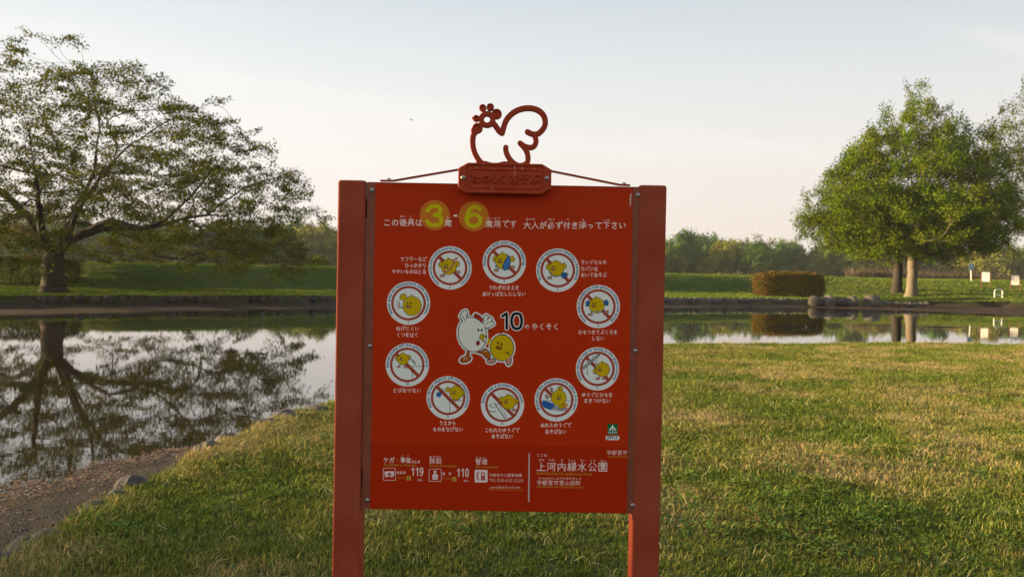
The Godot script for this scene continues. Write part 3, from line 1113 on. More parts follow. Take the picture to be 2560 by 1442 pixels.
		far_c.append(Color(c.r * f, c.g * f, c.b * f))
	scatter("bank_grass", "grass covering the far banks and the dike", "grass", tuft(5, 20, 0.17, 0.065, 0.012, 0.12), M.grass, far_x, far_c, true)
	# dry reeds behind the boards, beyond the dike
	rng.seed = 79
	var reed_x := []
	var reed_c := PackedColorArray()
	for k in 2600:
		var p := at_px(rng.randf_range(2120, 2600), 700, rng.randf_range(93, 108))
		p.y = land_y(p.x, p.z)
		reed_x.append(placed(p, rng.randf_range(0.7, 1.3)))
		var f := rng.randf_range(0.7, 1.2)
		reed_c.append(Color(0.17 * f, 0.135 * f, 0.09 * f))
	scatter("dry_reeds", "pale dry reeds standing behind the notice boards", "reeds", tuft(6, 16, 0.35, 1.5, 0.03, 0.0), M.grass, reed_x, reed_c, true)

# ---------------------------------------------------------------- far furniture
func box_mesh(size: Vector3) -> BoxMesh:
	var b := BoxMesh.new()
	b.size = size
	return b

func tube_path(pts: PackedVector3Array, r: float, sides := 8) -> ArrayMesh:
	var s := Soup.new()
	for k in pts.size() - 1:
		var d := (pts[k + 1] - pts[k]).normalized()
		var d0 := d if k == 0 else (pts[k + 1] - pts[k - 1]).normalized()
		var d1 := d if k == pts.size() - 2 else (pts[k + 2] - pts[k]).normalized()
		s.tube(pts[k], pts[k + 1], r, r, sides, d0, d1)
	return s.mesh()

func make_far_furniture() -> void:
	# two park notice boards on the rise, turned towards the sun
	for b in [[2466, 73.0, 0.62, 0.86, "white park notice board on brown posts beside the blue plate sign"], [2540, 70.0, 0.62, 0.86, "white park notice board on brown posts under the airy tree"]]:
		var p := on_land(b[0], b[1])
		var t := thing("notice_board", b[4], "notice board", p, deg_to_rad(-38), "notice boards on the dike")
		t.scale = Vector3.ONE * 0.85
		for s in [-1, 1]:
			part("post", box_mesh(Vector3(0.09, 1.62, 0.09)), M.brown_paint, t, Vector3(s * 0.40, 0.76, 0))
		var pn := part("panel", box_mesh(Vector3(0.68, 0.96, 0.03)), M.white_paint, t, Vector3(0, 1.04, 0.03))
		for k in 4:
			part("printed_column", box_mesh(Vector3(0.035, [0.5, 0.7, 0.62, 0.4][k], 0.006)), M.grey_print, pn, Vector3(-0.22 + 0.15 * k, 0.05, 0.018))
		part("top_rail", box_mesh(Vector3(0.71, 0.05, 0.06)), M.brown_paint, t, Vector3(0, 1.545, 0))
	var q := on_land(2430, 80.0)
	var bs := thing("plate_sign", "small blue plate sign on a leaning white pole", "sign", q, deg_to_rad(-12))
	bs.rotation.z = deg_to_rad(2.5)
	part("pole", tube_path(PackedVector3Array([Vector3(0, -0.1, 0), Vector3(0, 1.75, 0)]), 0.055), M.white_paint, bs)
	part("plate", box_mesh(Vector3(0.42, 0.62, 0.02)), M.blue_paint, bs, Vector3(0.0, 1.40, 0.07))
	# white hoop barrier with a cross bar
	var u := on_land(2499, 64.0)
	var hb := thing("hoop_barrier", "low white pipe hoop barrier with one cross bar", "barrier", u, deg_to_rad(8))
	var pts := PackedVector3Array([Vector3(-0.33, -0.1, 0)])
	for k in 7:
		var a := PI - PI * 0.5 * k / 6.0
		pts.append(Vector3(-0.18 + 0.15 * cos(a), 0.47 + 0.15 * sin(a), 0))
	for k in 7:
		var a := PI * 0.5 - PI * 0.5 * k / 6.0
		pts.append(Vector3(0.18 + 0.15 * cos(a), 0.47 + 0.15 * sin(a), 0))
	pts.append(Vector3(0.33, -0.1, 0))
	part("hoop", tube_path(pts, 0.045), M.white_paint, hb)
	part("cross_bar", tube_path(PackedVector3Array([Vector3(-0.32, 0.22, 0), Vector3(0.32, 0.22, 0)]), 0.038), M.white_paint, hb)

func make_small_things() -> void:
	# leaf litter drifted along the near waterline
	rng.seed = 91
	var s := Soup.new()
	for k in 4:
		var al := Vector3(cos(k * 1.7), 0.12, sin(k * 1.7)).normalized()
		s.leaf(Vector3(rng.randfn() * 0.03, 0.004, rng.randfn() * 0.03), al, al.cross(Vector3.UP).normalized(), rng.randf_range(0.02, 0.045), rng.randf_range(0.008, 0.016), Color(1, 1, 1))
	var xf := []
	var cols := PackedColorArray()
	for k in 14000:
		var z := rng.randf_range(-9.5, -2.5)
		var x := rng.randf_range(-4.9, -1.7)
		if basin_d(x, z) > -0.15:
			continue
		var y := land_y(x, z)
		var drift := absf(y - WATER_Y - 0.025) + 0.035 * noise.get_noise_2d(x * 2.0, z * 2.0)
		if y < WATER_Y - 0.07 or rng.randf() > 0.012 + 0.95 * exp(-pow(drift / 0.035, 2.0)):
			continue
		xf.append(placed(Vector3(x, maxf(y, WATER_Y) + 0.002, z), rng.randf_range(0.5, 1.3), 0.1))
		var f := rng.randf_range(0.55, 1.2)
		cols.append(Color(0.23 * f, 0.115 * f, 0.055 * f) if rng.randf() < 0.85 else Color(0.42 * f, 0.33 * f, 0.24 * f))
	scatter("leaf_litter", "brown leaf litter drifted along the muddy waterline", "leaf litter", s.mesh(), M.litter, xf, cols)
	# little gravel on the shore
	xf = []
	cols = PackedColorArray()
	for k in 5000:
		var z := rng.randf_range(-9.5, -2.0)
		var x := rng.randf_range(-4.9, -1.9)
		if basin_d(x, z) > -0.05:
			continue
		var y := land_y(x, z)
		if y < WATER_Y - 0.01:
			continue
		xf.append(placed(Vector3(x, y, z), rng.randf_range(0.4, 1.3), 0.3))
		var f := rng.randf_range(0.6, 1.4)
		cols.append(Color(0.085 * f, 0.072 * f, 0.064 * f))
	scatter("shore_gravel", "fine gravel on the bare shore beside the lawn", "gravel", stone_mesh(4, Vector3(0.016, 0.009, 0.014), Color(1, 1, 1), 4, 6), M.litter, xf, cols)
	# bits of wood floating on the pond
	for b in [[655, 884, 0.07, "dark piece of bark floating among the tree's reflection"], [668, 948, 0.08, "thin twig floating on the pond under the branch tips"], [1962, 816, 0.5, "pale twig floating near the hedge's reflection"], [2360, 818, 0.7, "long thin twig floating near the trunk reflections"]]:
		var p := on_level(b[0], b[1], WATER_Y)
		var o := MeshInstance3D.new()
		o.name = numbered("floating_twig")
		var l: float = b[2]
		o.mesh = tube_path(PackedVector3Array([Vector3(-l, 0.0, 0.02), Vector3(-l * 0.3, 0.012, -0.02), Vector3(l * 0.4, 0.008, 0.015), Vector3(l, 0.0, 0)]), 0.012, 6)
		o.material_override = M.bark_dark
		add_child(o)
		o.position = p
		tag(o, b[3], "twig", "twigs floating on the pond")
	# a small bird flying over the pond
	var bp := at_px(1028, 300, 45.0)
	var bird := thing("bird", "tiny dark bird flying in the pale sky", "bird", bp, 0.6)
	var bm := Soup.new()
	bm.tube(Vector3(-0.075, 0, 0), Vector3(-0.02, 0.004, 0), 0.006, 0.02, 8, Vector3.RIGHT, Vector3.RIGHT)
	bm.tube(Vector3(-0.02, 0.004, 0), Vector3(0.03, 0.006, 0), 0.02, 0.018, 8, Vector3.RIGHT, Vector3.RIGHT)
	bm.tube(Vector3(0.03, 0.006, 0), Vector3(0.06, 0.01, 0), 0.018, 0.003, 8, Vector3.RIGHT, Vector3.RIGHT)
	bm.leaf(Vector3(-0.06, 0, 0), Vector3(-1, 0, 0), Vector3(0, 0, 1), 0.05, 0.035, Color(0.05, 0.045, 0.04))
	part("body", bm.mesh(), M.dark, bird)
	for k in [-1.0, 1.0]:
		var wg := Soup.new()
		wg.leaf(Vector3(0.01, 0.012, 0.01 * k), Vector3(-0.2, 0.35, k).normalized(), Vector3(1, 0, 0.2 * k).normalized(), 0.14, 0.06, Color(0.05, 0.045, 0.04))
		part("wing", wg.mesh(), M.dark, bird)

# ---------------------------------------------------------------- the notice board
const SIGN_D := 2.2
const PX := SIGN_D / FOCAL                    # metres per photograph pixel at the board
const PW := 686.5 * PX
const PH := 818.0 * PX
const CORNERS := [Vector2(920, 455), Vector2(1608, 468), Vector2(1587, 1284), Vector2(905, 1275)]
const TEX := 2.0                              # print pixels per photograph pixel

# photograph pixel on the board's face -> shares (u right, v down) of the panel
func panel_uv(p: Vector2) -> Vector2:
	var tl: Vector2 = CORNERS[0]
	var e: Vector2 = CORNERS[1] - CORNERS[0]
	var f: Vector2 = CORNERS[3] - CORNERS[0]
	var g: Vector2 = CORNERS[0] - CORNERS[1] + CORNERS[2] - CORNERS[3]
	var uv := Vector2(0.5, 0.5)
	for k in 4:
		var r := tl + e * uv.x + f * uv.y + g * uv.x * uv.y - p
		var du := e + g * uv.y
		var dv := f + g * uv.x
		var det := du.cross(dv)
		uv -= Vector2(r.cross(dv), du.cross(r)) / det
	return uv

func local2(px: float, py: float) -> Vector2:
	var uv := panel_uv(Vector2(px, py))
	return Vector2((uv.x - 0.5) * PW, (0.5 - uv.y) * PH)

# print pixel of a photograph pixel
func tp(px: float, py: float) -> Vector2:
	var uv := panel_uv(Vector2(px, py))
	return Vector2(uv.x * 686.5 * TEX, uv.y * 818.0 * TEX)

# a relief: outline distance d2 (negative inside) and front height on a grid, rounded by r, as one closed smooth mesh
func relief(lo: Vector2, hi: Vector2, cell: float, outline: Callable, height: Callable, back: float, top: float, r: float) -> ArrayMesh:
	var nx := int(ceil((hi.x - lo.x) / cell)) + 1
	var ny := int(ceil((hi.y - lo.y) / cell)) + 1
	var z0 := back - cell * 1.5
	var nz := int(ceil((top + cell * 2.0 - z0) / cell)) + 1
	var f := PackedFloat32Array()
	f.resize(nx * ny * nz)
	for y in ny:
		for x in nx:
			var p := lo + Vector2(x, y) * cell
			var d2: float = outline.call(p)
			var zt: float = height.call(p) if d2 < cell * 2.0 else top
			for z in nz:
				var w := z0 + z * cell
				var q := Vector2(d2 + r, w - zt + r)
				var a := Vector2(maxf(q.x, 0), maxf(q.y, 0)).length() + minf(maxf(q.x, q.y), 0.0) - r
				f[(z * ny + y) * nx + x] = maxf(a, back - w)
	var at := PackedInt32Array()
	at.resize(nx * ny * nz)
	at.fill(-1)
	var v := PackedVector3Array()
	var idx := PackedInt32Array()
	var off := [0, 1, nx, nx + 1, nx * ny, nx * ny + 1, nx * ny + nx, nx * ny + nx + 1]
	var edges := [0, 1, 0, 2, 0, 4, 1, 3, 1, 5, 2, 3, 2, 6, 3, 7, 4, 5, 4, 6, 5, 7, 6, 7]
	for z in nz - 1:
		for y in ny - 1:
			for x in nx - 1:
				var b := (z * ny + y) * nx + x
				var neg := 0
				for k in 8:
					if f[b + off[k]] < 0.0:
						neg += 1
				if neg == 0 or neg == 8:
					continue
				var sum := Vector3.ZERO
				var cnt := 0
				for k in range(0, 24, 2):
					var i0: int = edges[k]
					var i1: int = edges[k + 1]
					var f0 := f[b + off[i0]]
					var f1 := f[b + off[i1]]
					if (f0 < 0.0) != (f1 < 0.0):
						var t := f0 / (f0 - f1)
						var c0 := Vector3(i0 & 1, (i0 >> 1) & 1, i0 >> 2)
						var c1 := Vector3(i1 & 1, (i1 >> 1) & 1, i1 >> 2)
						sum += c0.lerp(c1, t)
						cnt += 1
				at[b] = v.size()
				var c := Vector3(x, y, z) + sum / cnt
				v.append(Vector3(lo.x + c.x * cell, lo.y + c.y * cell, z0 + c.z * cell))
	var step := [1, nx, nx * ny]
	for z in range(1, nz - 1):
		for y in range(1, ny - 1):
			for x in range(1, nx - 1):
				var b := (z * ny + y) * nx + x
				for ax in 3:
					var s0 := f[b] < 0.0
					if s0 == (f[b + step[ax]] < 0.0):
						continue
					var u: int = step[(ax + 1) % 3]
					var w: int = step[(ax + 2) % 3]
					var q := [at[b - u - w], at[b - w], at[b], at[b - u]]
					if q.min() < 0:
						continue
					if s0:
						idx.append_array([q[0], q[2], q[1], q[0], q[3], q[2]])
					else:
						idx.append_array([q[0], q[1], q[2], q[0], q[2], q[3]])
	return mesh_of(v, idx, PackedColorArray(), true)

func cap_d(p: Vector2, a: Vector2, b: Vector2) -> float:
	var ab := b - a
	var t := clampf((p - a).dot(ab) / maxf(ab.length_squared(), 1e-12), 0, 1)
	return (p - a - ab * t).length()

func smooth_line(pts: PackedVector2Array, sub := 5) -> PackedVector2Array:
	var out := PackedVector2Array()
	var n := pts.size()
	for k in n - 1:
		var p0 := pts[maxi(k - 1, 0)]
		var p1 := pts[k]
		var p2 := pts[k + 1]
		var p3 := pts[mini(k + 2, n - 1)]
		if p1 == p2:
			continue
		for s in sub:
			var t := float(s) / sub
			out.append(0.5 * ((2.0 * p1) + (p2 - p0) * t + (2.0 * p0 - 5.0 * p1 + 4.0 * p2 - p3) * t * t + (3.0 * p1 - p0 - 3.0 * p2 + p3) * t * t * t))
	out.append(pts[n - 1])
	return out

func pts2(flat: Array) -> PackedVector2Array:
	var o := PackedVector2Array()
	for k in range(0, flat.size(), 2):
		o.append(Vector2(flat[k], flat[k + 1]))
	return o

# outline of the bird-shaped finial in pixels of an enlargement: origin 1140, 240 of the photograph, 5.546 times
var bird_lines := []
func bird_d(p: Vector2) -> float:
	var d := 1e9
	for l in bird_lines:
		var pts: PackedVector2Array = l[0]
		var r: float = l[1]
		for k in pts.size() - 1:
			var q := cap_d(p, pts[k], pts[k + 1]) - r
			if q < d:
				d = q
	d = minf(d, p.distance_to(Vector2(440, 357)) - 114.0)
	for e in [[378, 200, 50], [482, 188, 52], [572, 280, 70], [292, 345, 46], [312, 478, 72], [278, 512, 56]]:
		d = minf(d, p.distance_to(Vector2(e[0], e[1])) - e[2])
	d = minf(d, cap_d(p, Vector2(262, 342), Vector2(248, 342)) - 16.0)
	# the solid foot between the body's arc and the plate
	var belly := (p - Vector2(555, 720)) / Vector2(265, 228)
	var foot := maxf(maxf(925.0 - p.y, p.y - 1010.0), maxf(300.0 - p.x, p.x - 1030.0))
	foot = maxf(foot, (1.0 - belly.length()) * 230.0)
	foot = maxf(foot, 76.0 - p.distance_to(Vector2(905, 868)))
	d = minf(d, foot)
	return maxf(d, 43.0 - p.distance_to(Vector2(440, 357)))

func bird_recess(p: Vector2) -> float:
	# lobes of the comb, beak and wattle are hollowed within a raised rim
	var d := 1e9
	for e in [[378, 196, 50], [482, 184, 52], [572, 278, 66], [288, 345, 42], [306, 486, 66]]:
		d = minf(d, p.distance_to(Vector2(e[0], e[1])) - e[2] + 20.0)
	return maxf(d, 118.0 - p.distance_to(Vector2(440, 357)))

const EB := 5.546
func to_big(l: Vector2) -> Vector2:
	# board metres -> enlargement pixels (the board's axes are turned by the camera's roll, undone by the mapping)
	return bird_origin + Vector2(l.x, -l.y) * (EB / PX)
var bird_origin := Vector2.ZERO

var plate_strokes := []
func plate_outline(l: Vector2) -> float:
	var q := (to_big(l) - Vector2(686, 1165)).abs()
	var d := maxf(q.x - 637.0, q.y - 208.0)
	d = maxf(d, (q.x * 75.0 + q.y * 130.0) / 150.0 - (637.0 * 75.0 + 133.0 * 130.0) / 150.0)
	return d * PX / EB

func plate_height(l: Vector2) -> float:
	var p := to_big(l)
	var q := (p - Vector2(690, 1168)).abs()
	var d1 := maxf(maxf(q.x - 525.0, q.y - 178.0), (q.x + q.y - 672.0) * 0.7)
	var d2 := maxf(maxf(q.x - 492.0, q.y - 128.0), (q.x + q.y - 600.0) * 0.7)
	var h := 0.022
	h -= 0.0035 * smoothstep(9.0, -9.0, d1)
	h += 0.0022 * smoothstep(14.0, 4.0, absf(d2 + 4.0))
	if d2 < 0.0:
		var best := 1e9
		for s in plate_strokes:
			var pts: PackedVector2Array = s
			for k in pts.size() - 1:
				best = minf(best, cap_d(p, pts[k], pts[k + 1]))
		h += 0.0042 * smoothstep(17.0, 7.0, best)
	return h

func rivet(parent: Node, px: float, py: float, z: float, r := 0.0062) -> void:
	var s := SphereMesh.new()
	s.radius = r
	s.height = r * 1.25
	s.is_hemisphere = false
	s.radial_segments = 20
	s.rings = 10
	var l := local2(px, py)
	var o := part("rivet", s, M.steel, parent, Vector3(l.x, l.y, z))
	o.rotation.x = PI / 2
	var c := CylinderMesh.new()
	c.top_radius = r * 0.28
	c.bottom_radius = r * 0.28
	c.height = r * 0.3
	c.radial_segments = 6
	var hole := part("socket", c, M.dark, o, Vector3(0, r * 0.52, 0))
	hole.name = "socket"

func rounded_post(w: float, d: float, h: float) -> ArrayMesh:
	# a square tube with rounded edges and a closed, softened top; foot at y = 0
	var ring := PackedVector2Array()
	var r := 0.006
	for k in 4:
		var cx := (w / 2 - r) * (1 if k in [0, 3] else -1)
		var cz := (d / 2 - r) * (1 if k in [0, 1] else -1)
		for a in 5:
			var t := PI / 2 * k + PI / 2 * a / 4.0
			ring.append(Vector2(cx + cos(t) * r, cz + sin(t) * r))
	var v := PackedVector3Array()
	var idx := PackedInt32Array()
	var n := ring.size()
	var levels := [[-0.3, 0.0], [h * 0.5, 0.0], [h - 0.007, 0.0], [h - 0.003, 0.0012], [h - 0.0008, 0.0035], [h, 0.008]]
	for l in levels:
		for p in ring:
			var s := Vector2(1.0 - 2.0 * l[1] / w, 1.0 - 2.0 * l[1] / d)
			v.append(Vector3(p.x * s.x, l[0], p.y * s.y))
	for k in levels.size() - 1:
		for a in n:
			var p := k * n + a
			var q := k * n + (a + 1) % n
			idx.append_array([p, q, p + n, q, q + n, p + n])
	var c := v.size()
	v.append(Vector3(0, h, 0))
	var last := (levels.size() - 1) * n
	for a in n:
		idx.append_array([last + a, last + (a + 1) % n, c])
	return mesh_of(v, idx, PackedColorArray(), true)

func make_sign() -> void:
	var centre := at_px(1255, 870.5, SIGN_D)
	var root := thing("playground_sign", "red playground rules board on two square posts topped by a bird outline", "sign", Vector3(centre.x, 0, centre.z))
	var cy := centre.y
	# board space: children of this node use metres from the panel's centre
	var pw := 0.0725
	for side in [[881.0, 450.0], [1634.5, 463.0]]:
		var l := local2(side[0], side[1])
		var x := l.x * 1.0
		part("post", rounded_post(pw, 0.075, cy + l.y), M.post_paint, root, Vector3(x, 0, -0.034))
	# steel plate and the printed sheet on it
	var plate := MeshInstance3D.new()
	plate.name = "panel"
	plate.mesh = box_mesh(Vector3(PW, PH, 0.012))
	plate.material_override = M.plate_paint
	root.add_child(plate)
	plate.position = Vector3(0, cy, -0.006)
	var u0 := panel_uv(Vector2(940, 470)).x
	var u1 := panel_uv(Vector2(1584, 480)).x
	var im := print_sheet()
	var sheet := PackedVector3Array()
	var uvs := PackedVector2Array()
	var th := 0.0022
	for q in [[u0, 0.002], [u1, 0.002], [u1, 0.998], [u0, 0.998]]:
		sheet.append(Vector3((q[0] - 0.5) * PW, (0.5 - q[1]) * PH, 0.006 + th))
		uvs.append(Vector2(q[0], q[1]))
	for k in 4:
		sheet.append(Vector3(sheet[k].x, sheet[k].y, 0.0061))
		uvs.append(uvs[k])
	var idx := PackedInt32Array([0, 1, 2, 0, 2, 3, 4, 5, 1, 4, 1, 0, 5, 6, 2, 5, 2, 1, 6, 7, 3, 6, 3, 2, 7, 4, 0, 7, 0, 3])
	var pm := StandardMaterial3D.new()
	pm.albedo_texture = ImageTexture.create_from_image(im)
	pm.roughness = 0.5
	pm.metallic_specular = 0.22
	pm.texture_repeat = false
	var sv := PackedVector3Array()
	var su := PackedVector2Array()
	var si := PackedInt32Array()
	for k in idx:
		si.append(sv.size())
		sv.append(sheet[k])
		su.append(uvs[k])
	part("printed_sheet", mesh_of(sv, si, PackedColorArray(), false, su), pm, plate)
	for p in [[932, 475], [925, 866], [918, 1253], [1597, 488], [1588, 876], [1579, 1262]]:
		rivet(plate, p[0], p[1], 0.0072)
	# lugs that tie the panel to the posts through the gap
	for p in [[918.5, 520], [913, 1200], [1606, 530], [1591, 1210]]:
		var l := local2(p[0], p[1])
		part("lug", box_mesh(Vector3(0.022, 0.05, 0.006)), M.plate_paint, plate, Vector3(l.x, l.y, -0.012))
	# cast plate with raised letters
	bird_origin = Vector2(686, 1165)
	var pl := local2(1140 + 686 / EB, 240 + 1165 / EB)
	plate_strokes = []
	var cx := [285, 425, 550, 655, 812, 945, 1095]
	var word := "たのしくあそぶ"
	for k in 7:
		for st in glyph_strokes(word[k]):
			var o := PackedVector2Array()
			for q in st:
				o.append(Vector2(cx[k] + (q.x - 50) * 1.28, 1168 + (q.y - 50) * 1.42))
			plate_strokes.append(o)
	var badge := part("name_plate", relief(Vector2(-0.128, -0.045), Vector2(0.128, 0.045), 0.0014, plate_outline, plate_height, 0.0, 0.026, 0.0035), M.cast_paint, root, Vector3(pl.x, cy + pl.y, 0.0105))
	badge.set_meta("label", "red cast name plate with raised letters and a ridged frame")
	for p in [[1140 + 117 / EB, 240 + 1152 / EB], [1140 + 1262 / EB, 240 + 1165 / EB]]:
		var l := local2(p[0], p[1])
		var before := badge.get_child_count()
		rivet(badge, p[0], p[1], 0.023)
		var rv: Node3D = badge.get_child(before)
		rv.position = Vector3(l.x - pl.x, l.y - pl.y, 0.0225)
	# splashes left by birds on the plate
	rng.seed = 12
	for sp in [[820, 1000, 8, 34], [818, 1060, 7, 40], [822, 1110, 9, 22], [922, 1020, 12, 14], [300, 1020, 10, 10], [395, 985, 5, 10], [510, 1300, 9, 16], [535, 1345, 9, 14], [385, 1350, 5, 14], [545, 1040, 5, 8], [1085, 1025, 8, 8]]:
		var o := Vector2(sp[0] - 686, 1165 - sp[1]) * PX / EB
		var h := plate_height(o)
		part("dropping", stone_mesh(sp[0], Vector3(sp[2] * 1.5, sp[3] * 1.6, 4.0) * PX / EB, Color(1, 1, 1), 5, 7), M.dropping, badge, Vector3(o.x, o.y, h + 0.0002))
	# the bird-shaped outline standing on the plate
	bird_lines = []
	for l in [
		[[270, 545, 252, 600, 250, 680, 262, 760, 292, 840, 340, 915, 390, 965], 38.0],
		[[705, 735, 706, 775, 722, 825, 750, 875, 790, 925, 840, 965], 37.0],
		[[995, 965, 1012, 900, 1008, 840, 990, 780, 955, 725, 900, 672], 36.0],
		[[900, 672, 960, 712, 1040, 730, 1095, 705, 1117, 650, 1110, 600, 1098, 560], 36.0],
		[[998, 516, 1050, 540, 1100, 548, 1150, 535], 37.0],
		[[1150, 535, 1205, 480, 1238, 410, 1232, 330, 1195, 262, 1130, 215, 1050, 193, 960, 194, 870, 217, 790, 264, 725, 330, 690, 395, 670, 460, 652, 535], 38.0],
		[[645, 538, 605, 505, 565, 450, 520, 395], 38.0]]:
		bird_lines.append([smooth_line(pts2(l[0])), l[1]])
	var k := PX / EB
	var bo := local2(1140 + 686 / EB, 240 + 600 / EB)
	var outl := func(l: Vector2) -> float: return bird_d(Vector2(686 + l.x / k, 600 - l.y / k)) * k
	var high := func(l: Vector2) -> float: return 0.0145 - 0.004 * smoothstep(8.0, -6.0, bird_recess(Vector2(686 + l.x / k, 600 - l.y / k)))
	part("bird_finial", relief(Vector2(-0.098, -0.072), Vector2(0.118, 0.094), 0.0015, outl, high, 0.0, 0.0145, 0.0025), M.cast_paint, root, Vector3(bo.x, cy + bo.y, 0.0115))
	# thin stays from the plate to the top of the panel
	for rd in [[1152, 426, 985, 452, 952, 453], [1377, 430, 1552, 464, 1577, 465]]:
		var a := local2(rd[0], rd[1])
		var b := local2(rd[2], rd[3])
		var c := local2(rd[4], rd[5])
		var y := PH / 2 + 0.0042
		var stay := part("stay", flat_bar([Vector3(a.x, cy + a.y, 0.016), Vector3(b.x, cy + y, 0.0), Vector3(c.x, cy + y, -0.004)], 0.004, 0.016), M.cast_paint, root)
		var bolt := CylinderMesh.new()
		bolt.top_radius = 0.005
		bolt.bottom_radius = 0.0065
		bolt.height = 0.005
		part("bolt", bolt, M.steel, stay, Vector3((b.x * 0.62 + c.x * 0.38), cy + y + 0.0046, -0.001))

func flat_bar(p: Array, t: float, w: float) -> ArrayMesh:
	# a flat strip of thickness t and width w (in depth) through the points
	var v := PackedVector3Array()
	var idx := PackedInt32Array()
	for k in p.size():
		var d: Vector3 = (p[mini(k + 1, p.size() - 1)] - p[maxi(k - 1, 0)]).normalized()
		var up := Vector3(-d.y, d.x, 0).normalized()
		for c in [[-1, -1], [1, -1], [1, 1], [-1, 1]]:
			v.append(p[k] + up * c[0] * t / 2 + Vector3(0, 0, 1) * c[1] * w / 2)
	for k in p.size() - 1:
		for a in 4:
			var q := k * 4 + a
			var r := k * 4 + (a + 1) % 4
			idx.append_array([q, r, q + 4, r, r + 4, q + 4])
	var e := (p.size() - 1) * 4
	idx.append_array([0, 2, 1, 0, 3, 2, e, e + 1, e + 2, e, e + 2, e + 3])
	var fv := PackedVector3Array()
	var fi := PackedInt32Array()
	for k in idx:
		fi.append(fv.size())
		fv.append(v[k])
	return mesh_of(fv, fi)

# ---------------------------------------------------------------- the print: a small raster painter
var pw_ := 0
var ph_ := 0
var pix := PackedByteArray()

func blend(x: int, y: int, c: Color, a: float) -> void:
	if a <= 0.003 or x < 0 or y < 0 or x >= pw_ or y >= ph_:
		return
	var o := (y * pw_ + x) * 3
	a = minf(a, 1.0)
	pix[o] = int(lerpf(pix[o], c.r * 255.0, a))
	pix[o + 1] = int(lerpf(pix[o + 1], c.g * 255.0, a))
	pix[o + 2] = int(lerpf(pix[o + 2], c.b * 255.0, a))

# a stroke of half width hw through print pixels
func ink(pts: PackedVector2Array, hw: float, c: Color, alpha := 1.0) -> void:
	for k in maxi(pts.size() - 1, 1):
		var a := pts[k]
		var b := pts[mini(k + 1, pts.size() - 1)]
		for y in range(int(minf(a.y, b.y) - hw - 1), int(maxf(a.y, b.y) + hw + 2)):
			for x in range(int(minf(a.x, b.x) - hw - 1), int(maxf(a.x, b.x) + hw + 2)):
				var d := cap_d(Vector2(x + 0.5, y + 0.5), a, b)
				if d < hw + 0.5:
					blend(x, y, c, clampf(hw + 0.5 - d, 0, 1) * alpha)

# the same in photograph pixels; w is the full width
func line(flat: Array, w: float, c: Color, smooth := false) -> void:
	var p := PackedVector2Array()
	for q in pts2(flat):
		p.append(tp(q.x, q.y))
	ink(smooth_line(p) if smooth else p, w * TEX * 0.5, c)

func oval(px: float, py: float, rx: float, ry: float, turn: float, c: Color, clip := Vector3.ZERO) -> void:
	var o := tp(px, py)
	rx *= TEX
	ry *= TEX
	var m := maxf(rx, ry) + 1.0
	var co := tp(clip.x, clip.y)
	for y in range(int(o.y - m), int(o.y + m) + 1):
		for x in range(int(o.x - m), int(o.x + m) + 1):
			var d := (Vector2(x + 0.5, y + 0.5) - o).rotated(-turn)
			var e := Vector2(d.x / rx, d.y / ry).length()
			if e > 1.2:
				continue
			var a := clampf((1.0 - e) * minf(rx, ry) + 0.5, 0, 1)
			if clip.z > 0.0:
				a *= clampf(clip.z * TEX - Vector2(x + 0.5, y + 0.5).distance_to(co) + 0.5, 0, 1)
			blend(x, y, c, a)

func fill(pts: PackedVector2Array, c: Color) -> void:
	# even-odd, four scan lines to the pixel
	var lo := 1e9
	var hi := -1e9
	for p in pts:
		lo = minf(lo, p.y)
		hi = maxf(hi, p.y)
	for y in range(int(floor(lo)), int(ceil(hi)) + 1):
		var cov := {}
		for s in 4:
			var sy := y + (s + 0.5) / 4.0
			var xs := []
			for k in pts.size():
				var a := pts[k]
				var b := pts[(k + 1) % pts.size()]
				if (a.y > sy) != (b.y > sy):
					xs.append(a.x + (sy - a.y) * (b.x - a.x) / (b.y - a.y))
			xs.sort()
			for k in range(0, xs.size() - 1, 2):
				span(cov, xs[k], xs[k + 1], 0.25)
		for x in cov:
			blend(x, y, c, cov[x])

func span(cov: Dictionary, a: float, b: float, w: float) -> void:
	for x in range(int(floor(a)), int(ceil(b))):
		cov[x] = cov.get(x, 0.0) + w * (minf(b, x + 1.0) - maxf(a, x))

func shape(flat: Array, c: Color) -> void:
	var p := PackedVector2Array()
	for q in pts2(flat):
		p.append(tp(q.x, q.y))
	fill(p, c)

func round_box(x0: float, y0: float, x1: float, y1: float, r: float, c: Color) -> void:
	var p := PackedVector2Array()
	for k in 4:
		var cx := x1 - r if k in [0, 3] else x0 + r
		var cy := y1 - r if k in [0, 1] else y0 + r
		for a in 5:
			var t := PI / 2 * k + PI / 2 * a / 4.0
			p.append(tp(cx, cy) + Vector2(cos(t), sin(t)) * r * TEX)
	fill(p, c)

# Latin text from a font's outlines, laid by a mapping from em units to print pixels
var fonts := {}
func font(bold: bool, serif := false) -> SystemFont:
	var key := "%s%s" % [bold, serif]
	if not fonts.has(key):
		var f := SystemFont.new()
		f.font_names = PackedStringArray(["Droid Serif" if serif else "Droid Sans"])
		f.font_weight = 700 if bold else 400
		fonts[key] = f
	return fonts[key]

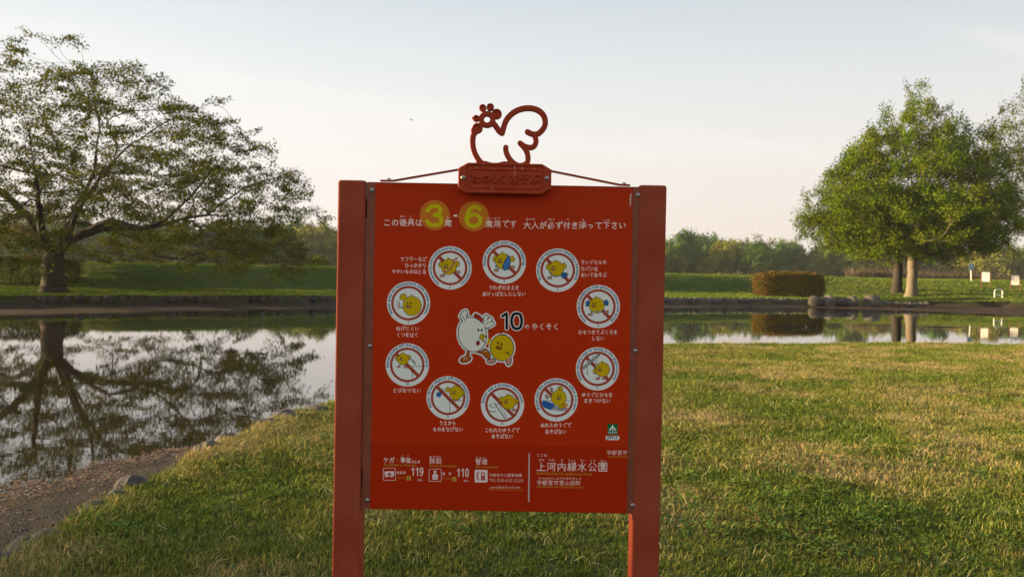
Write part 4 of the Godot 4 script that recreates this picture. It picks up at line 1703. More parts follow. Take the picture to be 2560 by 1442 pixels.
var glyph_cache := {}
func glyph_tris(ch: String, bold: bool, serif: bool) -> Array:
	var key := "%s%s%s" % [ch, bold, serif]
	if not glyph_cache.has(key):
		var f := font(bold, serif)
		var t := TextMesh.new()
		t.font = f
		t.text = ch
		t.font_size = 100
		t.pixel_size = 0.01
		t.depth = 0.0
		t.curve_step = 2.0
		t.horizontal_alignment = HORIZONTAL_ALIGNMENT_LEFT
		t.vertical_alignment = VERTICAL_ALIGNMENT_TOP
		var v := PackedVector3Array()
		if ch != " ":
			var a := t.get_mesh_arrays()
			if a.size():
				v = a[Mesh.ARRAY_VERTEX]
				if a[Mesh.ARRAY_INDEX]:
					var w := PackedVector3Array()
					for i in a[Mesh.ARRAY_INDEX]:
						w.append(v[i])
					v = w
		glyph_cache[key] = [v, f.get_string_size(ch, HORIZONTAL_ALIGNMENT_LEFT, -1, 100).x / 100.0]
	return glyph_cache[key]

func put_glyph(v: PackedVector3Array, xf: Transform2D, c: Color) -> void:
	var rows := {}
	for k in range(0, v.size(), 3):
		var p := [xf * Vector2(v[k].x, -v[k].y), xf * Vector2(v[k + 1].x, -v[k + 1].y), xf * Vector2(v[k + 2].x, -v[k + 2].y)]
		var lo: float = minf(p[0].y, minf(p[1].y, p[2].y))
		var hi: float = maxf(p[0].y, maxf(p[1].y, p[2].y))
		for y in range(int(floor(lo)), int(ceil(hi)) + 1):
			for s in 4:
				var sy := y + (s + 0.5) / 4.0
				var x0 := 1e9
				var x1 := -1e9
				for e in 3:
					var a: Vector2 = p[e]
					var b: Vector2 = p[(e + 1) % 3]
					if (a.y > sy) != (b.y > sy):
						var x := a.x + (sy - a.y) * (b.x - a.x) / (b.y - a.y)
						x0 = minf(x0, x)
						x1 = maxf(x1, x)
				if x1 > x0:
					if not rows.has(y):
						rows[y] = {}
					span(rows[y], x0, x1, 0.25)
	for y in rows:
		for x in rows[y]:
			blend(x, y, c, rows[y][x])

func text_width(s: String, bold: bool, serif: bool) -> float:
	var w := 0.0
	for ch in s:
		w += glyph_tris(ch, bold, serif)[1]
	return w

# a line of Latin text between x0 and x1 (photograph pixels), centred on y; cap height h
func latin(s: String, x0: float, x1: float, y: float, h: float, c: Color, bold := true, serif := false) -> void:
	var em := h / 0.72 * TEX
	var a := tp(x0, y)
	var b := tp(x1, y)
	var sx := a.distance_to(b) / text_width(s, bold, serif)
	var pen := 0.0
	for ch in s:
		var g := glyph_tris(ch, bold, serif)
		put_glyph(g[0], Transform2D(Vector2(sx, 0), Vector2(0, em), Vector2(a.x + pen * sx, (a.y + b.y) * 0.5 - em * 0.70 )), c)
		pen += g[1]

# text round a circle, from -half to +half degrees about the top
func ring_text(s: String, cx: float, cy: float, r: float, half: float, h: float, c: Color) -> void:
	var em := h / 0.72 * TEX
	var o := tp(cx, cy)
	var total := text_width(s, true, false)
	var sx := deg_to_rad(half * 2.0) * r * TEX / total
	var pen := 0.0
	for ch in s:
		var g := glyph_tris(ch, true, false)
		var w: float = g[1]
		var a := deg_to_rad(-half) + (pen + w * 0.5) / total * deg_to_rad(half * 2.0)
		var ux := Vector2(cos(a), sin(a))
		var uy := Vector2(-sin(a), cos(a))
		var at := o + Vector2(sin(a), -cos(a)) * r * TEX
		put_glyph(g[0], Transform2D(ux * sx, uy * em, at - ux * sx * w * 0.5 - uy * em * 0.70), c)
		pen += w

# Japanese letters as pen strokes on a field of 100 x 100; curved ones first
const KANA := {
	"あ": "18,25 78,22|45,8 44,40 50,85|70,38 62,62 40,82 20,80 16,66 30,50 58,46 80,56 84,72 72,86 56,92",
	"い": "18,22 16,50 24,76 34,82 42,68|72,26 82,46 86,66",
	"う": "32,12 64,18|22,42 48,34 70,38 74,56 60,80 36,94",
	"え": "36,10 62,16|22,38 72,36 72,36 18,90 18,90 44,62 52,72 58,88 84,88",
	"お": "14,30 56,28|36,10 36,82 26,86 14,76 24,60 52,48 78,54 82,70 72,84 54,86|68,18 86,30",
	"か": "12,34 54,30 62,38 58,70 46,88 34,80|38,10 30,54 12,88|70,24 82,40 88,56",
	"き": "20,26 78,20|18,46 82,38|44,8 68,62 68,62 40,56|26,66 28,84 50,92 74,88",
	"く": "66,10 26,50 26,50 70,90",
	"け": "18,14 14,50 20,86|42,34 88,32|68,12 70,50 60,78 48,90",
	"こ": "24,22 52,24 76,20|20,66 26,82 50,86 82,80",
	"さ": "16,30 82,24|44,8 72,60 72,60 42,54|28,64 30,82 52,92 74,88",
	"し": "28,10 26,66 36,86 56,86 80,64",
	"す": "10,26 90,24|56,8 58,52 46,62 36,52 44,40 58,48 58,70 40,94",
	"そ": "28,14 70,12 70,12 16,46 16,46 88,42 88,42 56,48 44,68 54,86 72,90",
	"た": "12,28 58,24|36,8 28,52 12,90|52,46 84,44|50,70 56,84 86,84",
	"ち": "14,28 82,24|42,8 26,56 26,56 52,46 76,52 78,72 62,86 36,92",
	"つ": "10,34 48,24 82,32 86,54 70,74 40,82",
	"て": "12,22 86,18 86,18 56,36 46,60 56,80 74,88",
	"と": "30,10 38,48|78,28 38,48 20,70 32,88 80,88",
	"な": "12,26 54,24|34,8 28,34 14,58|70,20 86,34|62,40 64,76 50,90 34,82 40,70 60,72 84,88",
	"に": "18,14 14,50 20,86|46,28 82,26|44,68 50,80 86,80",
	"ぬ": "18,22 28,52 40,76|56,14 44,54 24,82 14,66 26,42 54,28 80,40 86,64 78,82 64,86 60,74 72,72 90,90",
	"の": "50,20 44,56 26,80 14,62 22,36 50,20 76,28 88,52 78,76 54,88",
	"は": "18,14 14,50 20,86|42,32 88,30|66,12 68,74 56,88 40,82 46,70 66,72 88,88",
	"ひ": "10,22 38,18 38,18 20,48 24,78 44,90 62,76 68,44 64,18 64,18 76,46 90,56",
	"ふ": "40,10 58,20|50,34 46,50 58,64 52,84 34,86|26,62 12,80|74,58 90,78",
	"ほ": "16,14 12,50 18,86|40,20 86,20|40,42 88,42|64,20 66,76 54,88 40,82 46,72 64,74 88,88",
	"ま": "18,24 82,22|22,44 78,42|50,8 52,74 38,88 22,82 30,70 52,72 82,90",
	"み": "20,18 54,16 54,16 36,60 20,80 12,66 26,54 60,60 90,74|74,38 70,68 52,90",
	"も": "46,8 38,60 44,86 64,88 78,70 72,54|18,34 66,32|16,56 66,54",
	"や": "10,46 52,30 82,34 86,50 70,60 54,58|48,8 56,20|26,20 50,90",
	"ゆ": "16,22 14,58 20,78 24,50 48,28 76,30 86,50 72,68 46,66|56,10 60,50 40,92",
	"よ": "54,10 56,72 42,88 22,82 28,68 54,72 84,90|54,34 82,30",
	"ら": "36,10 60,18|24,30 22,60 22,60 50,46 76,52 80,70 64,86 36,92",
	"り": "26,12 22,40 28,54 34,40|70,12 74,46 64,74 44,92",
	"る": "24,14 70,12 70,12 16,62 16,62 48,46 78,54 80,76 60,90 40,88 36,76 48,70 60,80",
	"れ": "26,8 26,92|8,28 34,26 34,26 8,76|26,52 56,26 68,34 64,74 74,86 92,74",
	"ろ": "24,14 70,12 70,12 16,62 16,62 48,46 78,54 80,74 62,90 38,92",
	"わ": "26,8 26,92|8,28 34,26 34,26 8,76|26,50 58,34 84,48 84,70 66,88 50,90",
	"を": "16,22 74,18|42,6 36,34 14,58 14,58 40,44 52,52 54,70|84,38 46,60 34,78 46,90 80,90",
	"ん": "46,8 12,90 12,90 34,54 48,56 52,80 64,88 80,78 90,60"}
const STRAIGHT := {
	"カ": "14,32 82,30 78,72 68,88 56,82|44,8 40,48 16,90",
	"ケ": "34,8 12,52|26,32 88,30|62,30 56,64 34,92",
	"マ": "12,22 86,20 62,52 46,66|30,50 64,88",
	"フ": "14,20 84,18 74,54 30,92",
	"ラ": "20,14 78,12|14,38 84,36 70,66 32,92",
	"ー": "12,50 88,50",
	"ン": "16,20 38,34|16,86 54,70 86,30",
	"ト": "36,8 36,92|36,40 76,62",
	"セ": "12,42 86,30 68,56|36,10 36,78 46,86 82,86",
	"ル": "32,14 30,56 10,88|58,10 58,84 92,54",
	"ハ": "32,24 26,60 8,86|64,22 80,54 92,84",
	"・": "48,50 52,50",
	"遊": "10,12 20,22|6,40 22,40 18,66 22,80 40,90 94,90|30,20 60,20|45,8 45,20|40,20 38,50 28,74|40,40 56,40 54,72 46,74|70,8 62,26|66,20 92,20|68,36 88,36 78,46|62,54 94,54|78,46 78,74 70,76",
	"具": "26,8 26,62|26,8 74,8 74,62|26,26 74,26|26,44 74,44|8,62 92,62|34,68 12,92|66,68 88,92",
	"歳": "30,6 30,22|30,14 62,14|50,4 50,22|10,22 90,22|14,34 84,34|16,34 14,60 6,92|62,26 70,70 90,92|88,52 56,92|28,48 56,48|42,48 42,84 36,84|32,58 26,74|52,58 58,74|76,24 86,30",
	"用": "22,12 20,60 10,92|22,12 84,12 84,90 74,90|22,38 84,38|20,62 84,62|52,12 52,90",
	"大": "8,34 92,34|50,8 48,40 10,92|50,36 90,92",
	"人": "50,10 46,46 8,92|50,30 92,92",
	"必": "44,10 56,26|18,42 10,68|30,32 30,78 38,88 68,88 74,72|76,14 54,56 14,92|80,44 92,64",
	"付": "34,8 10,50|24,32 24,92|40,32 94,32|76,8 76,86 64,90|50,50 60,66",
	"添": "10,12 22,22|6,38 18,48|8,90 24,60|34,14 92,14|64,14 56,34 34,50|66,22 92,46|60,46 60,86 52,88|48,56 40,78|72,54 78,66|84,50 92,70",
	"下": "8,16 92,16|48,16 48,92|50,38 78,58",
	"事": "10,16 90,16|26,26 74,26 74,38 26,38 26,26|22,48 78,48 78,72|6,60 94,60|22,72 78,72|50,6 50,86 40,92",
	"故": "6,28 48,28|26,8 26,52|12,52 44,52 44,86 12,86 12,52|64,8 52,44|58,28 94,28|84,28 74,62 50,92|60,44 72,72 94,92",
	"防": "12,10 12,92|12,10 34,10 26,38 36,56 28,66 14,66|68,6 68,22|42,24 94,24|62,24 58,66 40,92|60,46 88,46 84,84 72,88",
	"犯": "36,8 14,34|16,12 34,40 36,70 28,90 18,86|34,50 8,74|54,18 86,18 86,50 74,52|54,18 54,80 62,88 88,88 92,72",
	"管": "24,4 10,26|18,14 46,14|30,14 34,24|64,4 52,24|58,14 94,14|72,14 76,24|50,24 50,34|12,46 12,34 88,34 88,46|28,44 28,92|28,44 72,44 72,60 28,60|28,70 78,70 78,92 28,92",
	"理": "8,16 40,16|8,46 38,46|6,80 42,74|24,16 24,78|50,12 88,12 88,52 50,52 50,12|50,32 88,32|69,12 69,88|50,70 90,70|44,90 94,90",
	"救": "6,26 48,26|28,8 28,86 20,88|8,42 18,54|48,40 34,54|6,78 26,62|30,56 48,76|40,8 46,16|64,8 54,42|58,28 94,28|84,28 74,62 50,92|60,44 72,72 94,92",
	"急": "36,4 16,28|30,14 64,14 54,28|20,30 78,30 78,60 20,60|20,45 78,45|14,70 8,88|34,68 34,88 70,88 74,78|50,66 58,78|82,68 92,84",
	"車": "12,16 88,16|22,30 78,30 78,62 22,62 22,30|22,46 78,46|6,76 94,76|50,6 50,94",
	"警": "6,14 46,14|18,6 18,22|36,6 36,22|14,24 44,24 44,44 14,44|62,6 54,26|58,16 94,16|84,16 56,44|64,24 92,44|50,48 50,54|10,56 90,56|22,64 78,64|22,72 78,72|24,80 76,80 76,94 24,94 24,80",
	"察": "50,4 50,12|10,24 10,14 90,14 90,24|34,24 10,50|30,32 46,32 14,58|56,30 84,30 60,52|60,38 90,58|32,62 68,62|14,72 86,72|50,72 50,94|32,78 20,90|68,78 80,90",
	"宇": "50,4 50,16|10,32 10,16 90,16 90,32|24,40 76,40|6,60 94,60|50,40 50,88 40,90",
	"都": "8,22 46,22|4,40 54,40|30,6 30,40|50,10 6,60|18,54 46,54 46,92 18,92 18,54|18,72 46,72|64,10 64,94|64,10 90,10 78,38 92,58 82,72 68,70",
	"宮": "50,2 50,14|10,28 10,14 90,14 90,28|30,28 70,28 70,50 30,50 30,28|22,60 78,60 78,92 22,92 22,60|50,50 46,60",
	"市": "50,4 50,20|8,22 92,22|20,40 20,80|20,40 80,40 80,76 70,80|50,22 50,94",
	"公": "36,10 10,46|62,10 92,46|46,46 20,86 76,82|62,58 84,92",
	"園": "10,8 90,8 90,92 10,92 10,8|28,22 72,22|50,14 50,34|22,34 78,34|34,42 66,42 66,56 34,56 34,42|48,58 24,78|44,66 44,84|54,58 78,82|72,60 58,70",
	"課": "12,10 36,10|6,24 42,24|12,38 36,38|12,50 36,50|12,62 36,62 36,90 12,90 12,62|50,10 88,10 88,46 50,46 50,10|50,28 88,28|69,10 69,92|44,60 94,60|66,62 46,86|72,62 94,86",
	"上": "48,8 48,88|48,42 82,42|6,88 94,88",
	"河": "10,12 22,22|6,38 18,48|8,90 24,60|32,16 94,16|82,16 82,86 70,90|40,36 64,36 64,66 40,66 40,36",
	"内": "14,26 14,92|14,26 86,26 86,88 74,90|50,8 48,44 24,72|50,40 76,70",
	"緑": "26,6 10,30 26,30|36,20 12,52 38,48|24,50 24,92|12,62 8,82|34,60 40,76|52,8 84,8 84,38|54,22 84,22|44,38 94,38|69,38 69,88 60,90|50,48 58,60|44,84 64,66|88,48 74,60|72,58 92,84",
	"水": "50,6 50,88 40,90|10,32 38,32 28,62 8,82|82,22 54,48|56,44 70,70 92,84",
	"山": "50,10 50,84|14,36 14,84 86,84 86,36",
	"田": "14,14 86,14 86,88 14,88 14,14|14,50 86,50|50,14 50,88",
	"町": "8,16 48,16 48,78 8,78 8,16|8,46 48,46|28,16 28,78|56,18 96,18|78,18 78,86 66,90",
	"見": "24,8 76,8 76,62 24,62 24,8|24,26 76,26|24,44 76,44|40,62 34,80 10,92|62,62 62,84 70,90 88,88 90,76"}
const VOICED := {"が": "か", "ぎ": "き", "ぐ": "く", "げ": "け", "じ": "し", "ず": "す", "だ": "た", "で": "て", "ど": "と", "ば": "は", "び": "ひ", "ぶ": "ふ", "ガ": "カ", "ド": "ト", "バ": "ハ"}
const SMALL := {"っ": "つ", "ょ": "よ"}

var stroke_cache := {}
func glyph_strokes(ch: String) -> Array:
	if stroke_cache.has(ch):
		return stroke_cache[ch]
	var base := ch
	if VOICED.has(ch):
		base = VOICED[ch]
	if SMALL.has(ch):
		base = SMALL[ch]
	if ch == "ぱ":
		base = "は"
	var out := []
	var src: String = KANA.get(base, STRAIGHT.get(base, ""))
	for st in src.split("|", false):
		var p := PackedVector2Array()
		for q in st.split(" ", false):
			var xy := q.split(",")
			p.append(Vector2(float(xy[0]), float(xy[1])))
		if KANA.has(base):
			p = smooth_line(p, 4)
		if SMALL.has(ch):
			for k in p.size():
				p[k] = p[k] * 0.68 + Vector2(14, 28)
		out.append(p)
	if VOICED.has(ch):
		out.append(pts2([78, 6, 85, 19]))
		out.append(pts2([91, 2, 98, 15]))
	if ch == "ぱ":
		out.append(pts2([90, 4, 96, 9, 90, 15, 84, 9, 90, 4]))
	stroke_cache[ch] = out
	return out

# a line of Japanese between x0 and x1, centred on y, letter height h, pen width in hundredths
func kana(s: String, x0: float, x1: float, y: float, h: float, c: Color, pen := 11.0) -> void:
	var n := s.length()
	var each := (x1 - x0) / n
	for k in n:
		var o := tp(x0 + (k + 0.5) * each, y)
		var fx := each * TEX / 100.0 * 0.96
		var fy := h * TEX / 100.0
		for st in glyph_strokes(s[k]):
			var p := PackedVector2Array()
			for q in st:
				p.append(o + Vector2((q.x - 50) * fx, (q.y - 50) * fy))
			ink(p, pen * h * TEX / 200.0, c)

# one round rule picture: white disc, ring, bar, number, the sentence round the rim
const WHITE := Color(0.91, 0.92, 0.90)
const PINK := Color(0.95, 0.85, 0.83)
const BAR := Color(0.66, 0.27, 0.20)
const BLUE := Color(0.13, 0.33, 0.55)
const BLACK := Color(0.09, 0.09, 0.11)
const YELLOW := Color(0.82, 0.69, 0.02)
const SKIN := Color(0.78, 0.55, 0.50)

func rule_disc(cx: float, cy: float, number: String, sentence: String, half: float, h: float, bar := true) -> void:
	oval(cx, cy, 54.2, 54.2, 0, WHITE)
	oval(cx, cy, 43.2, 43.2, 0, BAR)
	oval(cx, cy, 37.4, 37.4, 0, WHITE)
	if bar:
		line([cx - 27, cy - 27, cx + 27, cy + 27], 8.4, BAR)
	ring_text(sentence, cx, cy, 48.4, half, h, BLUE)
	var w := 4.6 * number.length()
	latin(number, cx - w / 2 - 0.6, cx + w / 2 - 0.6, cy + 48.6, 7.2, BLACK, false)

# a plain little round bird: body, tuft, eyes, beak, two stubby wings, two feet
func round_bird(cx: float, cy: float, r: float, wing_l: Vector2, wing_r: Vector2, foot_a: Vector2, foot_b: Vector2, face := -0.35, wing_c := YELLOW) -> void:
	for f in [foot_a, foot_b]:
		if f == Vector2.ZERO:
			continue
		line([cx + f.x * 0.55, cy + f.y * 0.6, cx + f.x, cy + f.y], 1.5, BLACK)
		oval(cx + f.x * 1.08, cy + f.y * 1.12, r * 0.36, r * 0.20, -0.1, BLACK)
		oval(cx + f.x * 1.08, cy + f.y * 1.12, r * 0.31, r * 0.15, -0.1, SKIN)
	for w in [wing_l, wing_r]:
		if w == Vector2.ZERO:
			continue
		var d: Vector2 = w.normalized()
		var n := d.orthogonal()
		for pass_ in 2:
			var grow := 0.9 if pass_ == 0 else 0.0
			var c: Color = BLACK if pass_ == 0 else wing_c
			for k in 3:
				var q: Vector2 = w + n * (k - 1) * r * 0.24 + d * (0.10 if k == 1 else 0.0) * r
				line([cx + w.x * 0.55, cy + w.y * 0.55, cx + q.x, cy + q.y], r * 0.26 + grow * 2.0, c)
	oval(cx, cy, r + 0.9, r * 1.03 + 0.9, 0, BLACK)
	for k in 3:
		line([cx + face * r * 0.3 + (k - 1) * 1.2, cy - r * 0.95, cx + face * r * 0.3 + (k - 1) * 2.4 - 0.6, cy - r * 1.22], 1.6, BLACK if k == 2 else YELLOW)
	oval(cx, cy, r, r * 1.03, 0, YELLOW)
	var ex := cx + face * r
	oval(ex - r * 0.17, cy - r * 0.30, r * 0.075, r * 0.12, 0, BLACK)
	oval(ex + r * 0.17, cy - r * 0.27, r * 0.075, r * 0.12, 0, BLACK)
	oval(ex - r * 0.10, cy + r * 0.08, r * 0.30, r * 0.16, 0.1, BLACK)
	oval(ex - r * 0.10, cy + r * 0.08, r * 0.24, r * 0.105, 0.1, SKIN)
	line([ex - r * 0.34, cy + r * 0.07, ex + r * 0.14, cy + r * 0.10], 0.6, BLACK)

func print_sheet() -> Image:
	pw_ = int(686.5 * TEX)
	ph_ = int(818.0 * TEX)
	var base := Image.create(pw_, ph_, false, Image.FORMAT_RGB8)
	var red := Color(0.735, 0.185, 0.01)
	base.fill(red)
	base.fill_rect(Rect2i(0, 0, pw_, int(tp(1260, 588).y)), Color(0.710, 0.195, 0.03))
	var low := int(tp(1260, 1112).y)
	base.fill_rect(Rect2i(0, low, pw_, ph_ - low), Color(0.680, 0.155, 0.01))
	pix = base.get_data()
	# wear: fine specks and rubbed streaks
	rng.seed = 5
	for k in 2600:
		var p := Vector2(rng.randf() * pw_, rng.randf() * ph_)
		var f := rng.randf_range(-0.05, 0.06)
		ink(PackedVector2Array([p, p + Vector2(rng.randfn(), rng.randfn() * 2.5)]), rng.randf_range(0.5, 1.3), Color(red.r + f, maxf(red.g + f, 0.0), maxf(red.b + f, 0.0)), 0.6)
	for k in 26:
		var p := Vector2(rng.randf() * pw_, rng.randf() * ph_)
		ink(PackedVector2Array([p, p + Vector2(rng.randfn() * 6.0, rng.randf_range(10, 60))]), rng.randf_range(0.6, 1.6), Color(0.72, 0.30, 0.20), 0.14)
	for k in 34:
		var p := Vector2(rng.randf() * pw_, rng.randf() * ph_ * 0.8)
		ink(PackedVector2Array([p, p + Vector2(rng.randfn() * 4.0, rng.randf_range(60, 260))]), rng.randf_range(2.0, 7.0), Color(0.80, 0.36, 0.22) if k % 2 else Color(0.55, 0.12, 0.03), 0.07)
	# heading
	var gold := Color(0.80, 0.47, 0.14)
	var lime := Color(0.80, 0.75, 0.04)
	oval(1088, 538, 37.3, 37.3, 0, gold)
	oval(1185.5, 541, 37.3, 37.3, 0, gold)
	line([1070, 527, 1076, 519, 1087, 515.5, 1098, 518, 1103, 526, 1099, 534, 1088, 537.5], 9.6, lime, true)
	line([1088, 537.5, 1100, 541, 1105, 550, 1101, 559, 1089, 563, 1077, 561, 1069, 553], 9.6, lime, true)
	line([1201, 523, 1193, 517.5, 1184, 518, 1175, 525, 1169, 538, 1168, 550, 1172, 560, 1183, 565.5, 1195, 563, 1202, 554, 1201, 545, 1194, 538, 1184, 537, 1175, 541, 1169, 549], 9.6, lime, true)
	line([1137, 539.5, 1143, 539.6], 5.4, PINK)
	kana("この遊具は", 959, 1058.5, 556.5, 19.5, PINK)
	kana("歳", 1112.5, 1132.5, 558, 19.5, PINK, 9.5)
	kana("歳用です", 1214.5, 1294, 560, 19.5, PINK, 10)
	kana("大人が必ず付き添って下さい", 1309, 1567, 563.5, 19.5, PINK)
	for f in [["ゆう", 1001, 1016, 541.5], ["ぐ", 1024, 1031, 541.5], ["さい", 1116, 1130, 544], ["さいよう", 1218, 1253, 546], ["おとな", 1315, 1340, 548], ["かなら", 1371, 1388, 549], ["つ", 1416, 1424, 549], ["そ", 1455, 1463, 550.5], ["くだ", 1510, 1526, 551]]:
		kana(f[0], f[1], f[2], f[3], 5.4, PINK, 13)
	# the ten rules
	rule_disc(1022, 758, "1", "Never play on equipment with loose shoes.", 125, 6.6, false)
	round_bird(1031, 765, 23, Vector2(-24, -24), Vector2.ZERO, Vector2.ZERO, Vector2.ZERO, -0.32)
	line([1008, 770, 1000, 768], 2.0, BLACK)
	oval(996, 762, 4.6, 10.5, -0.1, BLACK)
	oval(995.6, 762, 3.8, 9.7, -0.1, WHITE)
	oval(998.5, 764, 2.6, 6.8, -0.1, SKIN)
	rule_disc(1126, 669.8, "2", "Never play wearing a scarf or anything around your neck likely to be caught on the playstructure.", 146, 5.6)
	round_bird(1123, 667, 18.5, Vector2(-21, -6), Vector2(22, -8), Vector2(-15, 20), Vector2(21, 12))
	line([1108, 676, 1116, 680, 1126, 673, 1133, 662, 1136, 651, 1144, 645], 4.2, Color(0.74, 0.42, 0.34), true)
	rule_disc(1261.5, 655.4, "3", "Never play with your jacket flapping.", 102, 6.6)
	round_bird(1258, 653, 18.5, Vector2(-21, -6), Vector2(25, -6), Vector2(-15, 20), Vector2(22, 13))
	var jacket := Color(0.27, 0.49, 0.72)
	shape([1271, 637, 1277, 642, 1276, 660, 1272, 674, 1260, 677, 1256, 665, 1263, 650], BLACK)
	shape([1271, 638.5, 1276, 642.5, 1275, 660, 1271, 673, 1261, 675.6, 1257.5, 665, 1264, 651], jacket)
	shape([1240, 660, 1246, 668, 1238, 669], jacket)
	rule_disc(1395, 675.2, "4", "Do not play on equipment wearing a backpack.", 122, 6.6)
	round_bird(1391, 672, 18.5, Vector2(-21, -6), Vector2(21, -8), Vector2(-15, 20), Vector2(22, 13))
	line([1374, 678, 1384, 688, 1396, 690, 1406, 687], 2.2, Color(0.36, 0.42, 0.48), true)
	round_box(1404, 681, 1418, 695, 2, BLACK)
	round_box(1405, 682, 1417, 694, 2, Color(0.17, 0.39, 0.64))
	rule_disc(1496, 765.7, "5", "Never play on equipment with gloves or mittens with string.", 140, 6.2)
	round_bird(1492, 763, 18.5, Vector2(-23, -5), Vector2(25, -7), Vector2(-15, 20), Vector2(22, 14), -0.35, Color(0.17, 0.40, 0.66))
	line([1474, 770, 1480, 780, 1492, 776, 1497, 780, 1510, 772], 1.4, Color(0.42, 0.60, 0.74), true)
	rule_disc(1493, 921, "6", "Never tie any rope or string to the playstructure.", 127, 6.6)
	line([1458, 919, 1496, 887], 6.4, BLACK)
	line([1458, 919, 1496, 887], 4.8, Color(0.6, 0.62, 0.62))
	line([1468, 935, 1468, 908, 1474, 898], 3.0, BLACK, true)
	line([1468, 934, 1468, 908, 1474, 898], 1.8, WHITE, true)
	line([1482, 892, 1490, 902, 1489, 918], 3.0, BLACK, true)
	line([1482, 892, 1490, 902, 1489, 917], 1.8, WHITE, true)
	round_bird(1506, 923, 17, Vector2.ZERO, Vector2(-20, 5), Vector2(-11, 20), Vector2(4, 20))
	rule_disc(1389.7, 999, "7", "Never use the playstructure when it is wet.", 122, 6.6)
	oval(1370, 1013, 20, 9, 0.35, Color(0.16, 0.38, 0.66), Vector3(1389.7, 999, 37))
	oval(1398, 1022, 20, 5, 0.1, Color(0.62, 0.64, 0.66), Vector3(1389.7, 999, 37))
	oval(1412, 1012, 7, 6, 0, Color(0.80, 0.60, 0.28), Vector3(1389.7, 999, 37))
	line([1353, 1001, 1426, 1001], 0.9, BLACK)
	line([1385, 985, 1377, 977], 1.6, BLACK)
	line([1380, 992, 1368, 992], 1.6, BLACK)
	oval(1378, 972, 3.6, 6.2, -0.5, BLACK)
	oval(1378, 972, 2.8, 5.4, -0.5, SKIN)
	oval(1366, 991, 3.6, 6.2, -0.4, BLACK)
	oval(1366, 991, 2.8, 5.4, -0.4, SKIN)
	round_bird(1396, 994, 18.5, Vector2(4, -24), Vector2(6, 23), Vector2.ZERO, Vector2.ZERO, 0.1)
	rule_disc(1255.7, 1011.5, "8", "Never use a broken structure.", 87, 6.8)
	line([1236, 1008, 1262, 1046], 1.8, BLACK)
	line([1236, 1008, 1241, 1012, 1245, 1007, 1268, 1046], 0.8, BLACK)
	line([1220, 1014, 1228, 1010, 1226, 1018, 1238, 1018], 0.8, BLACK)
	line([1222, 1026, 1228, 1030, 1238, 1028], 1.6, BLACK)
	round_bird(1271, 1005, 17, Vector2(-20, -8), Vector2(20, -2), Vector2.ZERO, Vector2(13, 18))
	rule_disc(1120, 994.6, "9", "Never throw objects off the playstructure.", 122, 6.6)
	line([1124, 1032, 1124, 1001, 1156, 1001], 1.0, BLACK)
	line([1098, 978, 1104, 974, 1112, 972], 0.8, BLACK)
	line([1101, 982, 1107, 978, 1114, 977], 0.8, BLACK)
	oval(1097, 986.5, 6.4, 6.4, 0, BLACK)
	oval(1097, 986.5, 5.6, 5.6, 0, Color(0.16, 0.42, 0.68))
	round_bird(1140, 982, 16, Vector2(-22, -8), Vector2(18, 0), Vector2(-5, 16), Vector2(2, 16), -0.3)
	rule_disc(1018.4, 912.5, "10", "Never jump off the playstructure.", 99, 6.8)
	line([1031, 946, 1031, 916, 1055, 916], 1.0, BLACK)
	for k in 3:
		line([1025 + k * 2, 898 + k * 4 - 3, 1034 + k, 902 + k * 3, 1039 - k, 911 + k], 0.8, BLACK, true)
	round_bird(1008, 898, 13.5, Vector2(-16, -2), Vector2(16, -5), Vector2(-10, 17), Vector2(5, 18), -0.3)
	# captions
	for c in [["マフラーなど", 1001, 1068, 648], ["ひっかかり", 1013, 1067, 663.5], ["やすいものはとる", 980, 1067, 679], ["ランドセルや", 1452, 1517.5, 655.7], ["カバンは", 1452, 1496, 671.6], ["おいてあそぶ", 1452, 1517.5, 687], ["うわぎのまえを", 1222, 1299, 719], ["あけっぱなしにしない", 1205.5, 1315, 734.5], ["ぬげにくい", 990, 1049, 821.3], ["くつをはく", 991, 1047, 837.3], ["とびおりない", 982, 1053, 976.4], ["うえから", 1097, 1140, 1058], ["ものをなげない", 1081, 1157, 1073.5], ["こわれたゆうぐで", 1211, 1298, 1075.4], ["あそばない", 1227, 1281.5, 1090.5], ["ぬれたゆうぐで", 1350, 1427, 1062.3], ["あそばない", 1361, 1415, 1078.4], ["ゆうぐにひもを", 1453, 1531, 986], ["まきつけない", 1458, 1525.5, 1000.8], ["ひもつきてぶくろを", 1445, 1544, 829.7], ["しない", 1478, 1511.5, 845]]:
		kana(c[0], c[1], c[2], c[3], 12.2, PINK, 11.5)
	# centre: 10 promises, and a white hen with a yellow chick
	for pass_ in 2:
		var w := 11.5 if pass_ == 0 else 6.6
		var c := WHITE if pass_ == 0 else BLACK
		line([1256, 790, 1267, 783.5, 1267, 821], w * 0.95, c)
		line([1292, 783, 1301, 787, 1304.5, 802, 1301, 817, 1292, 821.5, 1283, 817, 1279, 802, 1283, 787, 1292, 783], w, c, true)
	kana("の", 1311, 1324, 816, 12, PINK, 12)
	kana("やくそく", 1328, 1398.5, 816, 17.5, PINK, 11)
	for pass_ in 3:
		# white rim, black outline, fills
		var g: float = [5.4, 1.6, 0.0][pass_]
		var body: Color = [WHITE, BLACK, Color(0.90, 0.90, 0.84)][pass_]
		var yel: Color = [WHITE, BLACK, YELLOW][pass_]
		var shoe: Color = [WHITE, BLACK, Color(0.70, 0.36, 0.10)][pass_]
		for q in [[1147, 800, 1157, 788], [1153, 796, 1161, 781], [1160, 792, 1166, 778]]:
			line([1166, 812, q[2] - 2, q[3] + 2], 8.0 + g * 2, body)
		for q in [[1216, 792], [1226, 798], [1231, 808]]:
			line([1205, 822, q[0], q[1]], 8.5 + g * 2, body)
		line([1172, 875, 1168, 893], 5.0 + g * 2, shoe)
